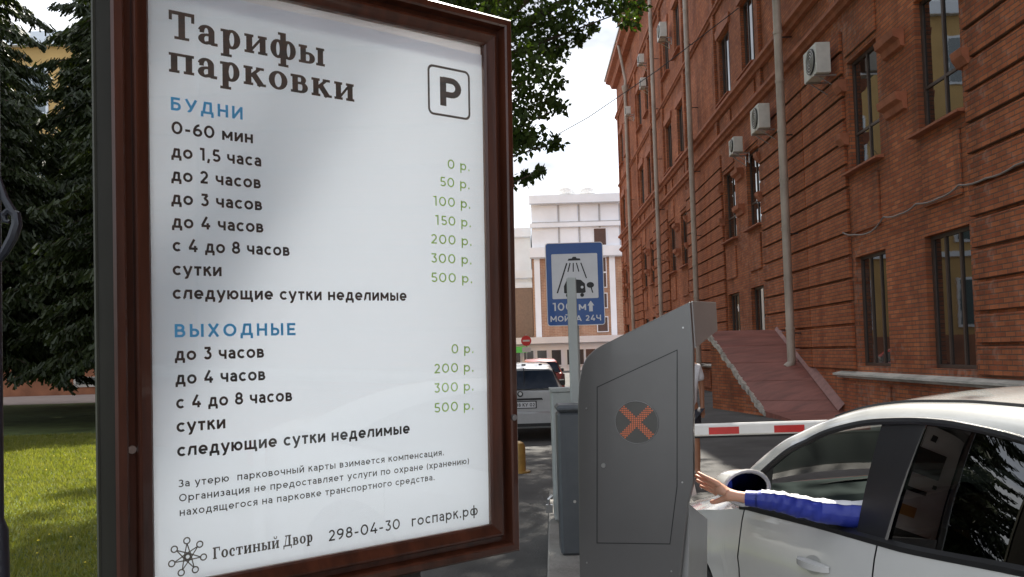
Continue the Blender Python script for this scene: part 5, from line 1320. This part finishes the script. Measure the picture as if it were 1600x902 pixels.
# ------------------------------------------------------------------ far silver hatchback and red car
def small_car(name, loc, paint, label, L_=4.0, W_=1.66, H_=1.40):
    C_ = empty(name, loc, 0, label, 'car'); hw = W_/2
    # body shell: loft of cross-sections along y (rear at y = 0)
    sec = [(0.0, .80, .30, .62), (.03, .86, .24, .93), (.10, .95, .20, .96), (.5, 1.0, .18, .95), (1.6, 1.0, .18, .93), (3.0, .99, .18, .90), (3.6, .92, .20, .80), (3.95, .80, .26, .70), (4.0, .70, .35, .60)]
    P = []
    for y_, kx, zb_, zt_ in sec:
        w_ = hw*kx; P.append([(-w_*.9, y_, zb_), (-w_, y_, zb_+.10), (-w_, y_, (zb_+zt_)/2), (-w_*.97, y_, zt_-.06), (-w_*.88, y_, zt_), (0, y_, zt_+.01), (w_*.88, y_, zt_), (w_*.97, y_, zt_-.06), (w_, y_, (zb_+zt_)/2), (w_, y_, zb_+.10), (w_*.9, y_, zb_)])
    m_ = MB().grid(P); b_ = m_.build('body', paint, C_, smooth=35)
    bk = MB().prism([(-hw*.84, .24), (hw*.84, .24), (hw*.90, .50), (hw*.90, .80), (hw*.86, .94), (-hw*.86, .94), (-hw*.90, .80), (-hw*.90, .50)], 'y', -.03, .10).build('tailgate', paint, C_, bevel=.03)
    # cabin
    cab = [(.06, .93, .86), (.20, H_-.09, .68), (.42, H_-.02, .66), (1.6, H_+.01, .68), (2.2, H_-.08, .69), (2.9, .94, .86)]
    P = [[(-hw*k*1.02, y_, min(z_, .92)), (-hw*k, y_, z_-.02), (-hw*k*.88, y_, z_+.02), (0, y_, z_+.045), (hw*k*.88, y_, z_+.02), (hw*k, y_, z_-.02), (hw*k*1.02, y_, min(z_, .92))] for y_, z_, k in [(a_, b__, c__*1.0) for a_, b__, c__ in cab]]
    P[1:5] = [[(r[0][0]/ (1.02*k)*.90, r[0][1], .92)]+r[1:6]+[(r[6][0]/(1.02*k)*.90, r[6][1], .92)] for r, k in zip(P[1:5], [.70, .68, .70, .69])]
    MB().grid(P).build('cabin', paint, C_, smooth=30)
    w_ = MB().prism([(-hw*.80, .97), (hw*.80, .97), (hw*.68, 1.27), (hw*.60, 1.31), (-hw*.60, 1.31), (-hw*.68, 1.27)], 'y', -.012, .0).build('rear_window', M('rear_glass_'+name, (.012, .02, .04), .06, spec=.5), C_)
    w_.location = (0, .048, 0)
    for v in w_.data.vertices: v.co.y += (v.co.z-.97)*.36
    for s_ in (-1, 1):
        MB().prism([(s_*hw*.84, .58), (s_*hw*.985, .60), (s_*hw*.97, .90), (s_*hw*.88, .92), (s_*hw*.80, .74)], 'y', -.045, .12).build('taillight', M('lamp_dark_red', (.09, .015, .015), .2) if 'lamp_dark_red' not in bpy.data.materials else bpy.data.materials['lamp_dark_red'], C_)
        MB().add([(s_*hw*.905, .35, .96), (s_*hw*.905, 2.3, .96), (s_*hw*.72, 1.9, H_-.10), (s_*hw*.715, .55, H_-.08)], [(0, 1, 2, 3)]).build('side_window', FG, C_)
        MB().cbox(s_*(hw+.02)-.07, s_*(hw+.02)+.07, 2.35, 2.45, .93, 1.06, .02).build('mirror', BLACK, C_)
        wl = wheel(C_, 0, 0, 1, .29, .18)
        wl.rotation_euler = (0, 0, -s_*0+pi/2*(1 if s_ < 0 else -1)); wl.location = (s_*(hw-.02), .75, 0)
        w2 = copy_tree(wl, C_); w2.location = (s_*(hw-.02), 3.2, 0)
    MB().cbox(-hw*.96, hw*.96, -.10, .06, .28, .56, .04).build('bumper', paint, C_, smooth=True)
    MB().box(-hw*.7, hw*.7, -.105, -.101, .28, .34).build('bumper_trim', BLACK, C_)
    MB().box(-.32, .24, -.040, -.0305, .610, .750).build('plate_frame', BLACK, C_)
    pl_ = MB().box(-.30, .22, -.045, -.0405, .625, .735).build('number_plate', SWHITE, C_)
    MB().prism([(-.36, .765), (.36, .765), (.34, .80), (-.34, .80)], 'y', -.05, -.031).build('plate_trim', BLACK, C_)
    return C_, pl_, hw
SILV = M('silver_paint', (.44, .45, .46), .3, metal=.25, var=.05, coat=.8)
SC, plt_, hw = small_car('silver_car', (.17, 16.45, 0), SILV, 'silver hatchback seen from behind between the board and the kiosk')
def pxf(v): return (v[0], -.0455-v[2], v[1])
lettering('plate_text', 'М 888 КУ 02', -.285, .648, .49, .062, BLACK, plt_, 0.0005, SANS, .18, xf=pxf)
MB().tube([(-.06, -.038, .88), (-.06, -.034, .88)], .055, 20).build('emblem', BLACK, SC); MB().tube([(-.058, -.042, .884), (-.058, -.0385, .884)], .032, 16).build('emblem_mark', STEEL, SC)
MB().box(.30, .36, .02, .04, 1.40, 1.43).build('aerial_base', BLACK, SC)
MB().tube([(.02, .05, .98), (.02, .13, 1.36)], .008, 5).build('rear_wiper', BLACK, SC); MB().cbox(-.02, .06, .10, .16, 1.40, 1.435, .008).build('brake_light', BLACK, SC)
RC, _, _ = small_car('red_car', (.95, 30.5, 0), M('red_paint', (.30, .03, .02), .3, coat=.8), 'red car parked farther down the street behind the silver hatchback', H_=1.40)
